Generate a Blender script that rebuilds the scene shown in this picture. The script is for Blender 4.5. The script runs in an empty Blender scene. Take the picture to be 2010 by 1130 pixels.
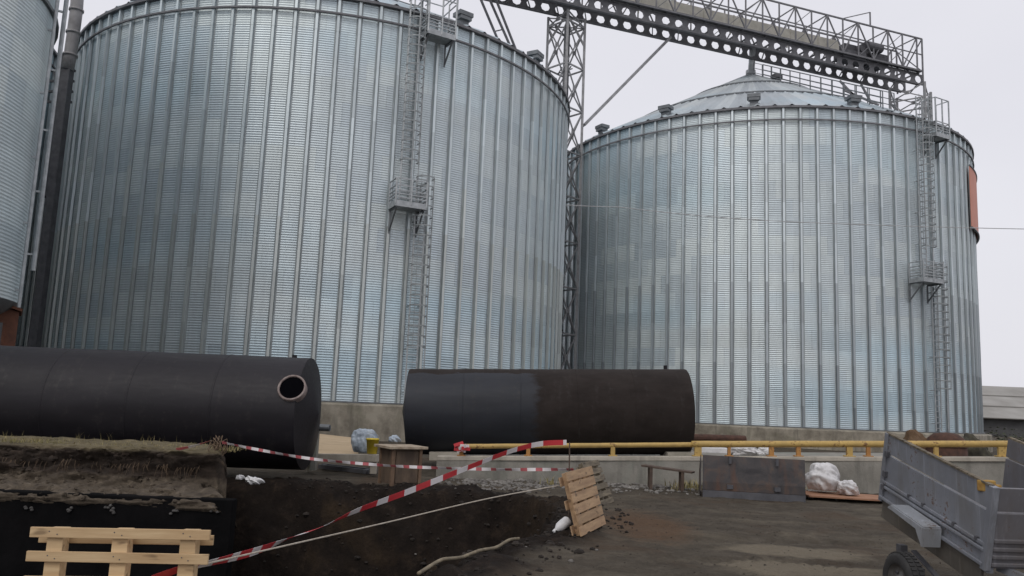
import bpy, math, random
import numpy as np
from mathutils import Vector, Matrix

random.seed(7)
rng = np.random.default_rng(11)
S = bpy.context.scene
COL = S.collection
pi = math.pi

# ------------------------------------------------------------------ camera
EYE = 1.70
F = 1600.0                      # focal length in pixels of a 2010 px wide picture
CX, CY = 1005.0, 565.0
_up = Vector((1460 - CX, -10670 - CY, F)).normalized()
_fw = Vector((0, 0, 1)); _fw = (_fw - _up * _fw.dot(_up)).normalized()
_rt = _fw.cross(_up)
if _rt.x < 0: _rt = -_rt
CAM = Matrix((_rt, _fw, _up))   # picture axes (right, down, forward) -> world

def ray(u, v): return CAM @ Vector((u - CX, v - CY, F))
def P(u, v, Y):
    r = ray(u, v); s = Y / r.y
    return Vector((r.x * s, Y, EYE + r.z * s))
def G(u, v, z=0.0):
    r = ray(u, v); s = (z - EYE) / r.z
    return Vector((r.x * s, r.y * s, z))

cd = bpy.data.cameras.new('camera'); cam = bpy.data.objects.new('camera', cd); COL.objects.link(cam)
cd.sensor_width = 36.0; cd.lens = 36.0 * F / 2010.0
cd.clip_start = 0.1; cd.clip_end = 3000
rot = Matrix((CAM.col[0], -CAM.col[1], -CAM.col[2])).transposed()
cam.matrix_world = Matrix.Translation((0, 0, EYE)) @ rot.to_4x4()
S.camera = cam

# ------------------------------------------------------------------ materials
def new_mat(name):
    m = bpy.data.materials.new(name); m.use_nodes = True
    nt = m.node_tree; b = nt.nodes['Principled BSDF']
    return m, nt, b
def N(nt, typ, **kw):
    n = nt.nodes.new(typ)
    for k, v in kw.items():
        if k in n.inputs.keys() if isinstance(k, str) and hasattr(n, 'inputs') else False:
            n.inputs[k].default_value = v
        else: setattr(n, k, v)
    return n
def L(nt, a, b): nt.links.new(a, b)
def ramp(nt, fac, stops):
    r = nt.nodes.new('ShaderNodeValToRGB')
    e = r.color_ramp.elements
    while len(e) < len(stops): e.new(0.5)
    for i, (p, c) in enumerate(stops):
        e[i].position = p; e[i].color = (c[0], c[1], c[2], 1) if len(c) == 3 else c
    L(nt, fac, r.inputs['Fac']); return r.outputs['Color']
def noise(nt, vec, scale, detail=4, rough=0.55, dist=0.0):
    n = nt.nodes.new('ShaderNodeTexNoise')
    n.inputs['Scale'].default_value = scale; n.inputs['Detail'].default_value = detail
    n.inputs['Roughness'].default_value = rough; n.inputs['Distortion'].default_value = dist
    if vec is not None: L(nt, vec, n.inputs['Vector'])
    return n.outputs['Fac']
def mapping(nt, vec, scale=(1, 1, 1), loc=(0, 0, 0)):
    m = nt.nodes.new('ShaderNodeMapping'); m.inputs['Scale'].default_value = scale; m.inputs['Location'].default_value = loc
    L(nt, vec, m.inputs['Vector']); return m.outputs['Vector']
def objco(nt): return nt.nodes.new('ShaderNodeTexCoord').outputs['Object']
def worldco(nt): return nt.nodes.new('ShaderNodeNewGeometry').outputs['Position']
def mixc(nt, fac, a, b, mode='MIX'):
    m = nt.nodes.new('ShaderNodeMix'); m.data_type = 'RGBA'; m.blend_type = mode
    for sock, val in ((m.inputs[0], fac), (m.inputs[6], a), (m.inputs[7], b)):
        if isinstance(val, bpy.types.NodeSocket): L(nt, val, sock)
        elif isinstance(val, (int, float)): sock.default_value = val
        else: sock.default_value = (val[0], val[1], val[2], 1)
    return m.outputs[2]
def math_(nt, op, a, b=None, c=None, clamp=False):
    m = nt.nodes.new('ShaderNodeMath'); m.operation = op; m.use_clamp = clamp
    for i, v in enumerate((a, b, c)):
        if v is None: continue
        if isinstance(v, bpy.types.NodeSocket): L(nt, v, m.inputs[i])
        else: m.inputs[i].default_value = v
    return m.outputs[0]
def bump(nt, b, h, strength=0.3, dist=0.02):
    n = nt.nodes.new('ShaderNodeBump'); n.inputs['Strength'].default_value = strength; n.inputs['Distance'].default_value = dist
    L(nt, h, n.inputs['Height']); L(nt, n.outputs['Normal'], b.inputs['Normal'])

def mat(name, c, c2=None, rough=0.8, metal=0.0, scale=6.0, bmp=0.0, bscale=None, stretch=(1, 1, 1), spec=None, bdist=0.01, lo=0.35, hi=0.65, each=0.0):
    m, nt, b = new_mat(name)
    b.inputs['Roughness'].default_value = rough; b.inputs['Metallic'].default_value = metal
    if spec is not None: b.inputs['Specular IOR Level'].default_value = spec
    co = mapping(nt, objco(nt), stretch)
    if c2 is None: c2 = tuple(x * 0.72 for x in c)
    if each:
        inf = nt.nodes.new('ShaderNodeObjectInfo'); vm = nt.nodes.new('ShaderNodeVectorMath'); vm.operation = 'ADD'
        L(nt, co, vm.inputs[0]); cb_ = nt.nodes.new('ShaderNodeCombineXYZ'); L(nt, math_(nt, 'MULTIPLY', inf.outputs['Random'], 37.0), cb_.inputs[0]); L(nt, math_(nt, 'MULTIPLY', inf.outputs['Random'], 11.0), cb_.inputs[1]); L(nt, cb_.outputs[0], vm.inputs[1]); co = vm.outputs[0]
    f = noise(nt, co, scale, 5, 0.62)
    colr = ramp(nt, f, [(lo, c2), (hi, c)])
    if each:
        kn = noise(nt, mapping(nt, co, (1, 0.35, 0.35)), scale * 2.2, 2, 0.4)
        colr = mixc(nt, ramp(nt, kn, [(0.66, (0, 0, 0)), (0.72, (0.8, 0.8, 0.8))]), colr, tuple(x * 0.45 for x in c2))
        k = math_(nt, 'ADD', math_(nt, 'MULTIPLY', inf.outputs['Random'], each), 1 - each * 0.6); vv = nt.nodes.new('ShaderNodeCombineXYZ')
        for i in range(3): L(nt, k, vv.inputs[i])
        colr = mixc(nt, 1.0, colr, vv.outputs[0], 'MULTIPLY')
    L(nt, colr, b.inputs['Base Color'])
    if bmp: bump(nt, b, noise(nt, co, bscale or scale * 4, 5), bmp, bdist)
    return m

M = {}
def galvanised(name, base, sheet_w, sheet_h, metal=0.5, rough=0.42, var=0.17):
    """corrugated zinc sheets: every sheet weathered a little differently, bolted seams, runs of dirt"""
    m, nt, b = new_mat(name)
    uv = nt.nodes.new('ShaderNodeUVMap').outputs['UV']       # u = metres round the wall, v = metres up
    sp = nt.nodes.new('ShaderNodeSeparateXYZ'); L(nt, uv, sp.inputs[0])
    row = math_(nt, 'FLOOR', math_(nt, 'DIVIDE', sp.outputs[1], sheet_h))
    uo = math_(nt, 'ADD', math_(nt, 'DIVIDE', sp.outputs[0], sheet_w), math_(nt, 'MULTIPLY', row, 0.3333))
    colm = math_(nt, 'FLOOR', uo)
    cmb = nt.nodes.new('ShaderNodeCombineXYZ'); L(nt, colm, cmb.inputs[0]); L(nt, row, cmb.inputs[1])
    wn = nt.nodes.new('ShaderNodeTexWhiteNoise'); wn.noise_dimensions = '2D'; L(nt, cmb.outputs[0], wn.inputs['Vector'])
    rn = nt.nodes.new('ShaderNodeTexWhiteNoise'); rn.noise_dimensions = '1D'; L(nt, row, rn.inputs['W'])
    uvn = noise(nt, uv, 0.35, 4, 0.6)
    spang = noise(nt, mapping(nt, uv, (6, 1.2, 1)), 2.0, 4, 0.7)
    v = math_(nt, 'ADD', math_(nt, 'MULTIPLY', math_(nt, 'SUBTRACT', wn.outputs['Value'], 0.5), var),
              math_(nt, 'MULTIPLY', math_(nt, 'SUBTRACT', rn.outputs['Value'], 0.5), var * 0.5))
    v = math_(nt, 'ADD', v, math_(nt, 'MULTIPLY', math_(nt, 'SUBTRACT', uvn, 0.5), 0.35))
    v = math_(nt, 'ADD', v, math_(nt, 'MULTIPLY', math_(nt, 'SUBTRACT', spang, 0.5), 0.22))
    strk = noise(nt, mapping(nt, uv, (2.6, 0.10, 1)), 1.0, 4, 0.65)
    v = math_(nt, 'ADD', v, math_(nt, 'MULTIPLY', math_(nt, 'SUBTRACT', strk, 0.5), 0.30))
    v = math_(nt, 'ADD', v, 1.0)
    # seam: a dark dotted line at the vertical edge of a sheet, and patches of white bloom by it
    fu = math_(nt, 'FRACT', uo)
    seam = math_(nt, 'LESS_THAN', fu, 0.018)
    dots = math_(nt, 'GREATER_THAN', math_(nt, 'FRACT', math_(nt, 'MULTIPLY', sp.outputs[1], 6.0)), 0.35)
    v = math_(nt, 'SUBTRACT', v, math_(nt, 'MULTIPLY', math_(nt, 'MULTIPLY', seam, dots), 0.14))
    fv = math_(nt, 'FRACT', math_(nt, 'DIVIDE', sp.outputs[1], sheet_h))
    v = math_(nt, 'SUBTRACT', v, math_(nt, 'MULTIPLY', math_(nt, 'LESS_THAN', fv, 0.03), 0.07))
    tint = mixc(nt, wn.outputs['Value'], tuple(base[i] * (0.985, 1.0, 1.02)[i] for i in range(3)), tuple(base[i] * (1.015, 1.0, 0.975)[i] for i in range(3)))
    bl = noise(nt, mapping(nt, uv, (0.05, 0.16, 1), (3.1, 2.2, 0)), 1.0, 2)
    tint = mixc(nt, ramp(nt, bl, [(0.5, (0, 0, 0)), (0.66, (1, 1, 1))]), tint, tuple(base[i] * (0.87, 0.98, 1.04)[i] for i in range(3)))
    vv = nt.nodes.new('ShaderNodeCombineXYZ')
    for i in range(3): L(nt, v, vv.inputs[i])
    c = mixc(nt, 1.0, tint, vv.outputs[0], 'MULTIPLY')
    L(nt, c, b.inputs['Base Color'])
    b.inputs['Metallic'].default_value = metal
    L(nt, math_(nt, 'ADD', math_(nt, 'MULTIPLY', wn.outputs['Value'], 0.14), rough), b.inputs['Roughness'])
    return m

def rib_mat(name, base, dark, split, foot=None):
    """stiffeners: rolled zinc sections two metres long, each from another batch; heavier, darker gauge low down"""
    m, nt, b = new_mat(name)
    co = objco(nt); sp = nt.nodes.new('ShaderNodeSeparateXYZ'); L(nt, co, sp.inputs[0])
    info = nt.nodes.new('ShaderNodeObjectInfo')
    sec = math_(nt, 'FLOOR', math_(nt, 'DIVIDE', sp.outputs[2], 2.22))
    cmb = nt.nodes.new('ShaderNodeCombineXYZ'); L(nt, sec, cmb.inputs[0]); L(nt, info.outputs['Random'], cmb.inputs[1])
    wn = nt.nodes.new('ShaderNodeTexWhiteNoise'); wn.noise_dimensions = '2D'; L(nt, cmb.outputs[0], wn.inputs['Vector'])
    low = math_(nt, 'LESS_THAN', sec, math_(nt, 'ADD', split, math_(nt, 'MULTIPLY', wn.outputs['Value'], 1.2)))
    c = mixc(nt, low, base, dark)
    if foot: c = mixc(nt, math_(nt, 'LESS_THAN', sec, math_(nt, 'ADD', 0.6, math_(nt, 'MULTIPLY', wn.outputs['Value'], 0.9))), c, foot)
    k = math_(nt, 'ADD', math_(nt, 'MULTIPLY', wn.outputs['Value'], 0.3), 0.85)
    vv = nt.nodes.new('ShaderNodeCombineXYZ')
    for i in range(3): L(nt, k, vv.inputs[i])
    c = mixc(nt, 1.0, c, vv.outputs[0], 'MULTIPLY')
    st = noise(nt, mapping(nt, co, (8, 8, 0.35)), 1.0, 4)
    c = mixc(nt, ramp(nt, st, [(0.58, (0, 0, 0)), (0.75, (0.35, 0.35, 0.35))]), c, (0.20, 0.17, 0.10))
    L(nt, c, b.inputs['Base Color'])
    b.inputs['Metallic'].default_value = 0.6; b.inputs['Roughness'].default_value = 0.42
    return m

ZN = (0.60, 0.665, 0.685)
M['zinc_wall'] = galvanised('corrugated_zinc', ZN, 2.75, 1.04)
M['zinc_rib'] = rib_mat('zinc_stiffener', (0.60, 0.66, 0.67), (0.53, 0.56, 0.54), 3.0)
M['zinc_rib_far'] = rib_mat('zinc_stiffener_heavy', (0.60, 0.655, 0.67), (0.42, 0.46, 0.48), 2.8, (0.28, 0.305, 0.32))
M['zinc_rib_web'] = rib_mat('zinc_stiffener_web', (0.44, 0.49, 0.51), (0.38, 0.41, 0.40), 3.0)  # darker copy of the rib zinc, side shade put into the web colour
M['zinc_rib_far_web'] = rib_mat('zinc_stiffener_heavy_web', (0.42, 0.47, 0.49), (0.31, 0.345, 0.365), 2.8, (0.22, 0.245, 0.26))  # heavy ribs likewise, side shade laid into the web colour
M['rib_shade'] = mat('shade_painted_flange', (0.40, 0.44, 0.45), (0.25, 0.275, 0.28), 0.6, 0.3, 5, 0, None, (1, 1, 0.2))  # flange darkened to paint the shadow line beside each rib
M['zinc_roof'] = galvanised('zinc_roof', (0.47, 0.51, 0.53), 0.92, 14.0, metal=0.3, rough=0.5, var=0.30)
M['zinc_dark'] = mat('dull_zinc', (0.20, 0.215, 0.225), (0.13, 0.14, 0.15), 0.55, 0.4, 3)
M['zinc_part'] = mat('zinc_fittings', (0.46, 0.48, 0.49), (0.30, 0.32, 0.33), 0.5, 0.45, 4)
M['zinc_cage'] = mat('dulled_zinc_cage', (0.36, 0.385, 0.39), (0.23, 0.245, 0.25), 0.55, 0.4, 4)
M['steel'] = mat('grey_painted_steel', (0.20, 0.20, 0.21), (0.13, 0.13, 0.14), 0.65, 0.1, 3)
M['beam'] = mat('hazed_beam_grey', (0.17, 0.17, 0.18), (0.11, 0.11, 0.118), 0.65, 0.1, 3)  # lightened grey, haze over the bridge put into the colour
M['steel_lt'] = mat('pale_grey_steel', (0.34, 0.34, 0.345), (0.22, 0.22, 0.225), 0.6, 0.15, 3)
M['steel_dk'] = mat('dark_painted_steel', (0.105, 0.105, 0.115), (0.065, 0.065, 0.072), 0.65, 0.1, 3)
M['trough'] = mat('beige_trough', (0.52, 0.50, 0.44), (0.40, 0.385, 0.33), 0.6, 0.1, 2)
M['duct'] = mat('grey_duct', (0.33, 0.32, 0.32), (0.21, 0.20, 0.20), 0.6, 0.15, 1.5)
M['banner'] = mat('orange_banner', (0.66, 0.27, 0.19), (0.60, 0.24, 0.165), 0.6, 0, 1)
M['wood_new'] = mat('new_pine', (0.64, 0.47, 0.27), (0.46, 0.30, 0.155), 0.75, 0, 3.0, 0.3, 12, (0.6, 7, 7), bdist=0.004, lo=0.3, hi=0.66, each=0.25)
M['wood_mid'] = mat('weathered_pine', (0.47, 0.315, 0.18), (0.30, 0.19, 0.11), 0.8, 0, 3, 0.3, 12, (0.6, 5, 5), bdist=0.004, each=0.3)
M['wood_old'] = mat('old_grey_wood', (0.23, 0.19, 0.13), (0.085, 0.068, 0.048), 0.85, 0, 4, 0.3, 12, (0.6, 5, 5), bdist=0.003, each=0.4)
M['cabinet'] = mat('stained_board', (0.15, 0.105, 0.07), (0.065, 0.045, 0.032), 0.8, 0, 4, 0.3, 14, (1, 1, 0.4), bdist=0.004)
M['cabinet_post'] = mat('stained_post', (0.20, 0.13, 0.08), (0.12, 0.075, 0.05), 0.8, 0, 4)
M['cabinet_top'] = mat('worn_board_top', (0.47, 0.40, 0.30), (0.22, 0.16, 0.11), 0.8, 0, 5)
M['plywood'] = mat('plywood', (0.47, 0.365, 0.24), (0.38, 0.29, 0.185), 0.8, 0, 2.5, 0.1, 8, (0.4, 3, 3))
def chipped(name, c, c2, rust):
    m, nt, b = new_mat(name); co = worldco(nt)
    f = noise(nt, co, 3.5, 5, 0.65); f2 = noise(nt, co, 16.0, 5, 0.7)
    a = ramp(nt, f, [(0.3, c2), (0.65, c)])
    a = mixc(nt, ramp(nt, math_(nt, 'MULTIPLY', f2, f), [(0.30, (0, 0, 0)), (0.36, (0.9, 0.9, 0.9))]), a, rust)
    L(nt, a, b.inputs['Base Color']); b.inputs['Roughness'].default_value = 0.6; bump(nt, b, f2, 0.2, 0.01); return m
M['yellow'] = chipped('yellow_rail_paint', (0.53, 0.36, 0.11), (0.37, 0.25, 0.085), (0.16, 0.08, 0.035))
M['rust_yellow'] = chipped('orange_rail_paint', (0.48, 0.25, 0.07), (0.33, 0.15, 0.045), (0.13, 0.055, 0.03))
M['rust'] = mat('rusty_steel', (0.10, 0.048, 0.032), (0.05, 0.026, 0.018), 0.85, 0.1, 6, 0.2)
M['rustbrown'] = mat('red_brown_cabin', (0.15, 0.055, 0.028), (0.085, 0.032, 0.017), 0.7, 0, 4)
M['glass_dk'] = mat('dark_pane', (0.03, 0.035, 0.04), (0.02, 0.022, 0.025), 0.1, 0, 2)
M['bench'] = mat('brown_bench_paint', (0.11, 0.075, 0.055), (0.06, 0.04, 0.03), 0.7, 0, 6)
M['tape_red'] = mat('red_tape', (0.60, 0.05, 0.06), (0.52, 0.04, 0.05), 0.4, 0, 3)
M['tape_pink'] = mat('faded_tape', (0.52, 0.15, 0.16), (0.44, 0.10, 0.11), 0.4, 0, 3)
M['tape_white'] = mat('white_tape', (0.80, 0.77, 0.77), (0.70, 0.66, 0.66), 0.4, 0, 3)
M['rope'] = mat('pale_rope', (0.50, 0.45, 0.38), (0.36, 0.31, 0.25), 0.9, 0, 20)
M['hose'] = mat('tan_hose', (0.25, 0.205, 0.135), (0.13, 0.105, 0.07), 0.7, 0, 8)
M['plastic_w'] = mat('white_plastic', (0.78, 0.78, 0.78), (0.62, 0.62, 0.63), 0.45, 0, 6)
M['sheet_w'] = mat('crumpled_film', (0.68, 0.67, 0.67), (0.46, 0.45, 0.45), 0.28, 0, 3, 0.5, 9, bdist=0.02)
M['bag_blue'] = mat('blue_grey_film', (0.42, 0.48, 0.54), (0.22, 0.26, 0.31), 0.4, 0, 6, 0.4, 9, bdist=0.02)
M['pail'] = mat('yellow_pail', (0.75, 0.58, 0.04), (0.6, 0.45, 0.03), 0.4, 0, 4)
M['tyre'] = mat('tyre_rubber', (0.035, 0.034, 0.033), (0.02, 0.02, 0.02), 0.85, 0, 12, 0.2)
M['rim'] = mat('steel_rim', (0.16, 0.155, 0.15), (0.07, 0.062, 0.055), 0.5, 0.4, 9)
M['fibre'] = mat('grey_fibre_sheet', (0.34, 0.33, 0.31), (0.25, 0.24, 0.22), 0.9, 0, 0.25, 0, None, (1, 1, 1))
M['barnwall'] = mat('dark_barn_wall', (0.10, 0.10, 0.10), (0.06, 0.06, 0.06), 0.9, 0, 0.4)
M['orange_board'] = mat('orange_board', (0.36, 0.19, 0.11), (0.25, 0.125, 0.075), 0.8, 0, 4)
M['cable'] = mat('pale_cable', (0.45, 0.46, 0.47), (0.4, 0.4, 0.4), 0.6, 0, 2)
M['cable_dk'] = mat('dark_cable', (0.05, 0.05, 0.055), (0.04, 0.04, 0.04), 0.6, 0, 2)
M['earth'] = mat('brown_earth', (0.15, 0.095, 0.055), (0.11, 0.065, 0.035), 0.95, 0, 5, 0.4)
M['sponge'] = mat('yellow_wood_block', (0.42, 0.26, 0.07), (0.27, 0.15, 0.04), 0.9, 0, 14, 0.4, 30)
M['twig'] = mat('twisted_twigs', (0.20, 0.14, 0.09), (0.09, 0.06, 0.04), 0.9, 0, 20)
M['grass'] = mat('dry_grass', (0.33, 0.27, 0.13), (0.20, 0.18, 0.07), 0.9, 0, 2)
M['scrub'] = mat('scrub_leaves', (0.06, 0.07, 0.035), (0.035, 0.04, 0.025), 0.9, 0, 1)
M['stone'] = mat('pale_rubble', (0.25, 0.235, 0.215), (0.10, 0.092, 0.083), 0.9, 0, 3)
M['weed_heap'] = mat('weedy_earth', (0.075, 0.068, 0.045), (0.035, 0.033, 0.025), 0.95, 0, 6, 0.5)
M['lump'] = mat('grey_mortar', (0.10, 0.095, 0.09), (0.05, 0.047, 0.045), 0.9, 0, 20)
M['clod'] = mat('soil_clods', (0.032, 0.024, 0.018), (0.013, 0.010, 0.008), 0.95, 0, 6, 0.4, 20)

def concrete(name, c, dark, stain, sc=1.0, streak=0.75):
    m, nt, b = new_mat(name)
    w = worldco(nt)
    f1 = noise(nt, w, 0.9 * sc, 6, 0.65)
    f2 = noise(nt, mapping(nt, w, (1.2, 1.2, 0.25)), 2.2 * sc, 5, 0.6)
    f3 = noise(nt, w, 0.45 * sc, 4, 0.6, 1.0)
    c1 = ramp(nt, f1, [(0.32, dark), (0.62, c)])
    c2 = mixc(nt, ramp(nt, f2, [(0.5, (0, 0, 0)), (0.72, (streak, streak, streak))]), c1, tuple(x * 0.42 for x in c))
    c3 = mixc(nt, ramp(nt, f3, [(0.55, (0, 0, 0)), (0.7, (0.5, 0.5, 0.5))]), c2, stain)
    L(nt, c3, b.inputs['Base Color']); b.inputs['Roughness'].default_value = 0.92
    bump(nt, b, noise(nt, w, 14 * sc, 6, 0.7), 0.5, 0.02)
    return m
M['plinth'] = concrete('plinth_concrete', (0.36, 0.325, 0.26), (0.15, 0.13, 0.10), (0.17, 0.165, 0.11), 1.3, 0.9)
M['kerb'] = concrete('wall_concrete', (0.30, 0.285, 0.25), (0.19, 0.18, 0.155), (0.19, 0.215, 0.18), 1.4)
M['kerbtop'] = concrete('pale_kerb', (0.47, 0.43, 0.36), (0.34, 0.31, 0.26), (0.30, 0.28, 0.22), 1.4)

def bitumen(name, two=None):
    m, nt, b = new_mat(name)
    co = objco(nt)
    f = noise(nt, mapping(nt, co, (0.25, 1, 1)), 1.6, 5, 0.6)
    f2 = noise(nt, mapping(nt, co, (0.5, 3, 3)), 5.0, 5, 0.6)
    c = ramp(nt, f, [(0.3, (0.010, 0.0088, 0.0112)), (0.7, (0.019, 0.017, 0.021))])
    r = math_(nt, 'ADD', math_(nt, 'MULTIPLY', f2, 0.25), 0.42)
    if two is not None:
        sp = nt.nodes.new('ShaderNodeSeparateXYZ'); L(nt, co, sp.inputs[0])
        wob = math_(nt, 'MULTIPLY', math_(nt, 'SUBTRACT', noise(nt, mapping(nt, co, (0.6, 1.5, 1.5)), 3.0, 5, 0.7), 0.5), 0.9)
        mr_ = nt.nodes.new('ShaderNodeMapRange'); mr_.inputs[1].default_value = two - 0.12; mr_.inputs[2].default_value = two + 0.12; L(nt, math_(nt, 'ADD', sp.outputs[0], wob), mr_.inputs[0]); side = mr_.outputs[0]
        top = math_(nt, 'GREATER_THAN', math_(nt, 'ADD', sp.outputs[2], math_(nt, 'MULTIPLY', wob, 0.25)), 0.965)
        old = math_(nt, 'MAXIMUM', side, top)
        brown = ramp(nt, noise(nt, mapping(nt, co, (0.6, 1, 1)), 3.0, 5), [(0.3, (0.015, 0.0108, 0.009)), (0.7, (0.027, 0.0205, 0.018))])
        fresh = ramp(nt, f, [(0.3, (0.019, 0.0205, 0.0255)), (0.7, (0.028, 0.031, 0.039))])
        c = mixc(nt, old, fresh, brown)
        r = math_(nt, 'ADD', r, math_(nt, 'MULTIPLY', old, 0.3))
    sc_ = noise(nt, mapping(nt, co, (3.5, 0.5, 0.5)), 1.6, 5, 0.65); s2_ = noise(nt, co, 9.0, 4, 0.7)
    c = mixc(nt, ramp(nt, math_(nt, 'MULTIPLY', sc_, s2_), [(0.29, (0, 0, 0)), (0.42, (0.4, 0.4, 0.4))]), c, (0.044, 0.039, 0.037))
    L(nt, c, b.inputs['Base Color']); L(nt, r, b.inputs['Roughness']); b.inputs['Specular IOR Level'].default_value = 0.28
    bump(nt, b, noise(nt, co, 7.0, 4), 0.12, 0.01)
    return m
M['bitumen'] = bitumen('black_bitumen')
M['bitumen2'] = bitumen('bitumen_old_and_new', -0.35)
M['hole'] = mat('painted_tank_dark', (0.004, 0.004, 0.005), (0.003, 0.003, 0.004), 1.0, 0, 4, spec=0.0)  # near black, paints the darkness inside the manhole
M['flange'] = mat('bare_flange', (0.30, 0.25, 0.23), (0.16, 0.12, 0.11), 0.6, 0.3, 10)
M['blackwall'] = mat('black_coated_wall', (0.0085, 0.008, 0.0085), (0.004, 0.004, 0.0044), 0.85, 0, 1.5, 0.6, 9, spec=0.06, bdist=0.02)

def trailer_mat(name, c, dirt):
    m, nt, b = new_mat(name)
    co = objco(nt)
    f = noise(nt, co, 3.0, 5, 0.65); f2 = noise(nt, mapping(nt, co, (1, 1, 0.3)), 5.0, 4); f3 = noise(nt, co, 26.0, 4, 0.7); f5 = noise(nt, mapping(nt, co, (9, 9, 0.6)), 2.0, 4, 0.6)
    a = ramp(nt, f, [(0.3, tuple(x * 0.78 for x in c)), (0.65, c)])
    a = mixc(nt, ramp(nt, f2, [(0.45, (0, 0, 0)), (0.75, (0.7, 0.7, 0.7))]), a, dirt)
    a = mixc(nt, ramp(nt, f5, [(0.56, (0, 0, 0)), (0.7, (0.55, 0.55, 0.55))]), a, tuple(x * 1.45 for x in c))      # scuffs
    a = mixc(nt, ramp(nt, math_(nt, 'MULTIPLY', f3, f), [(0.34, (0, 0, 0)), (0.40, (0.9, 0.9, 0.9))]), a, (0.11, 0.055, 0.03))   # rust spots
    L(nt, a, b.inputs['Base Color'])
    L(nt, math_(nt, 'ADD', math_(nt, 'MULTIPLY', f2, 0.4), 0.3), b.inputs['Roughness']); b.inputs['Metallic'].default_value = 0.15
    bump(nt, b, noise(nt, co, 2.0, 3), 0.2, 0.03)
    return m
M['trailer'] = trailer_mat('grey_trailer_paint', (0.225, 0.237, 0.265), (0.155, 0.147, 0.138))
M['trailer_in'] = trailer_mat('dusty_trailer_panel', (0.16, 0.157, 0.17), (0.12, 0.105, 0.095))
M['muddy'] = trailer_mat('muddy_chassis', (0.12, 0.11, 0.095), (0.085, 0.068, 0.05))
M['fender'] = trailer_mat('pale_mudguard', (0.34, 0.36, 0.39), (0.22, 0.21, 0.20))

def bucket_mat():
    m, nt, b = new_mat('worn_bucket_steel')
    co = objco(nt)
    f = noise(nt, co, 2.6, 6, 0.65, 0.6); f2 = noise(nt, mapping(nt, co, (2.2, 1, 0.5)), 2.4, 5)
    a = ramp(nt, f, [(0.3, (0.035, 0.033, 0.036)), (0.5, (0.068, 0.062, 0.062)), (0.68, (0.13, 0.088, 0.066))])
    a = mixc(nt, ramp(nt, f2, [(0.52, (0, 0, 0)), (0.7, (0.6, 0.6, 0.6))]), a, (0.13, 0.065, 0.04))
    L(nt, a, b.inputs['Base Color']); b.inputs['Roughness'].default_value = 0.55; b.inputs['Metallic'].default_value = 0.3
    bump(nt, b, f, 0.2, 0.02)
    return m
M['bucket'] = bucket_mat()

def soil_mat():
    m, nt, b = new_mat('churned_soil')
    w = worldco(nt)
    at = nt.nodes.new('ShaderNodeAttribute'); at.attribute_name = 'fresh'   # dug-up black earth round the pit
    f1 = noise(nt, w, 0.55, 6, 0.6, 0.5); f2 = noise(nt, w, 3.2, 6, 0.7); f3 = noise(nt, mapping(nt, w, (0.45, 1.15, 1)), 0.85, 5, 0.6, 0.8)
    mud = nt.nodes.new('ShaderNodeAttribute'); mud.attribute_name = 'mud'
    f4 = noise(nt, w, 18, 5, 0.7)
    yard = ramp(nt, f2, [(0.28, (0.040, 0.033, 0.025)), (0.5, (0.069, 0.058, 0.044)), (0.72, (0.100, 0.085, 0.066))])
    yard = mixc(nt, ramp(nt, f3, [(0.5, (0, 0, 0)), (0.7, (0.6, 0.6, 0.6))]), yard, (0.140, 0.120, 0.090))
    yard = mixc(nt, ramp(nt, math_(nt, 'ADD', mud.outputs['Fac'], math_(nt, 'MULTIPLY', math_(nt, 'SUBTRACT', f2, 0.5), 0.6)), [(0.35, (0, 0, 0)), (0.75, (0.9, 0.9, 0.9))]), yard, (0.165, 0.140, 0.103))
    yard = mixc(nt, ramp(nt, f1, [(0.52, (0, 0, 0)), (0.68, (0.8, 0.8, 0.8))]), yard, (0.070, 0.048, 0.032))
    clay = nt.nodes.new('ShaderNodeAttribute'); clay.attribute_name = 'clay'
    yard = mixc(nt, ramp(nt, math_(nt, 'ADD', clay.outputs['Fac'], math_(nt, 'MULTIPLY', math_(nt, 'SUBTRACT', f2, 0.5), 1.0)), [(0.35, (0, 0, 0)), (0.8, (0.85, 0.85, 0.85))]), yard, (0.098, 0.060, 0.036))
    dug = ramp(nt, f2, [(0.3, (0.0070, 0.0048, 0.0037)), (0.55, (0.0145, 0.0102, 0.0077)), (0.75, (0.043, 0.030, 0.021))])
    dug = mixc(nt, ramp(nt, f1, [(0.55, (0, 0, 0)), (0.7, (0.6, 0.6, 0.6))]), dug, (0.046, 0.030, 0.016))
    dug = mixc(nt, ramp(nt, math_(nt, 'ADD', clay.outputs['Fac'], math_(nt, 'MULTIPLY', math_(nt, 'SUBTRACT', f2, 0.5), 0.9)), [(0.3, (0, 0, 0)), (0.8, (0.9, 0.9, 0.9))]), dug, (0.075, 0.050, 0.024))
    k = math_(nt, 'ADD', at.outputs['Fac'], math_(nt, 'MULTIPLY', math_(nt, 'SUBTRACT', f1, 0.5), 0.9))
    c = mixc(nt, ramp(nt, k, [(0.35, (0, 0, 0)), (0.65, (1, 1, 1))]), yard, dug)
    f5 = noise(nt, w, 70, 3, 0.7)
    gr = math_(nt, 'ADD', math_(nt, 'ADD', math_(nt, 'MULTIPLY', f4, 0.8), math_(nt, 'MULTIPLY', f5, 0.7)), 0.25)
    vv = nt.nodes.new('ShaderNodeCombineXYZ')
    for i in range(3): L(nt, gr, vv.inputs[i])
    c = mixc(nt, 1.0, c, vv.outputs[0], 'MULTIPLY')
    L(nt, c, b.inputs['Base Color']); b.inputs['Roughness'].default_value = 0.95
    b.inputs['Specular IOR Level'].default_value = 0.2
    h = math_(nt, 'ADD', f4, math_(nt, 'MULTIPLY', f2, 2.0))
    bump(nt, b, h, 0.7, 0.035)
    return m
M['soil'] = soil_mat()

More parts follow.
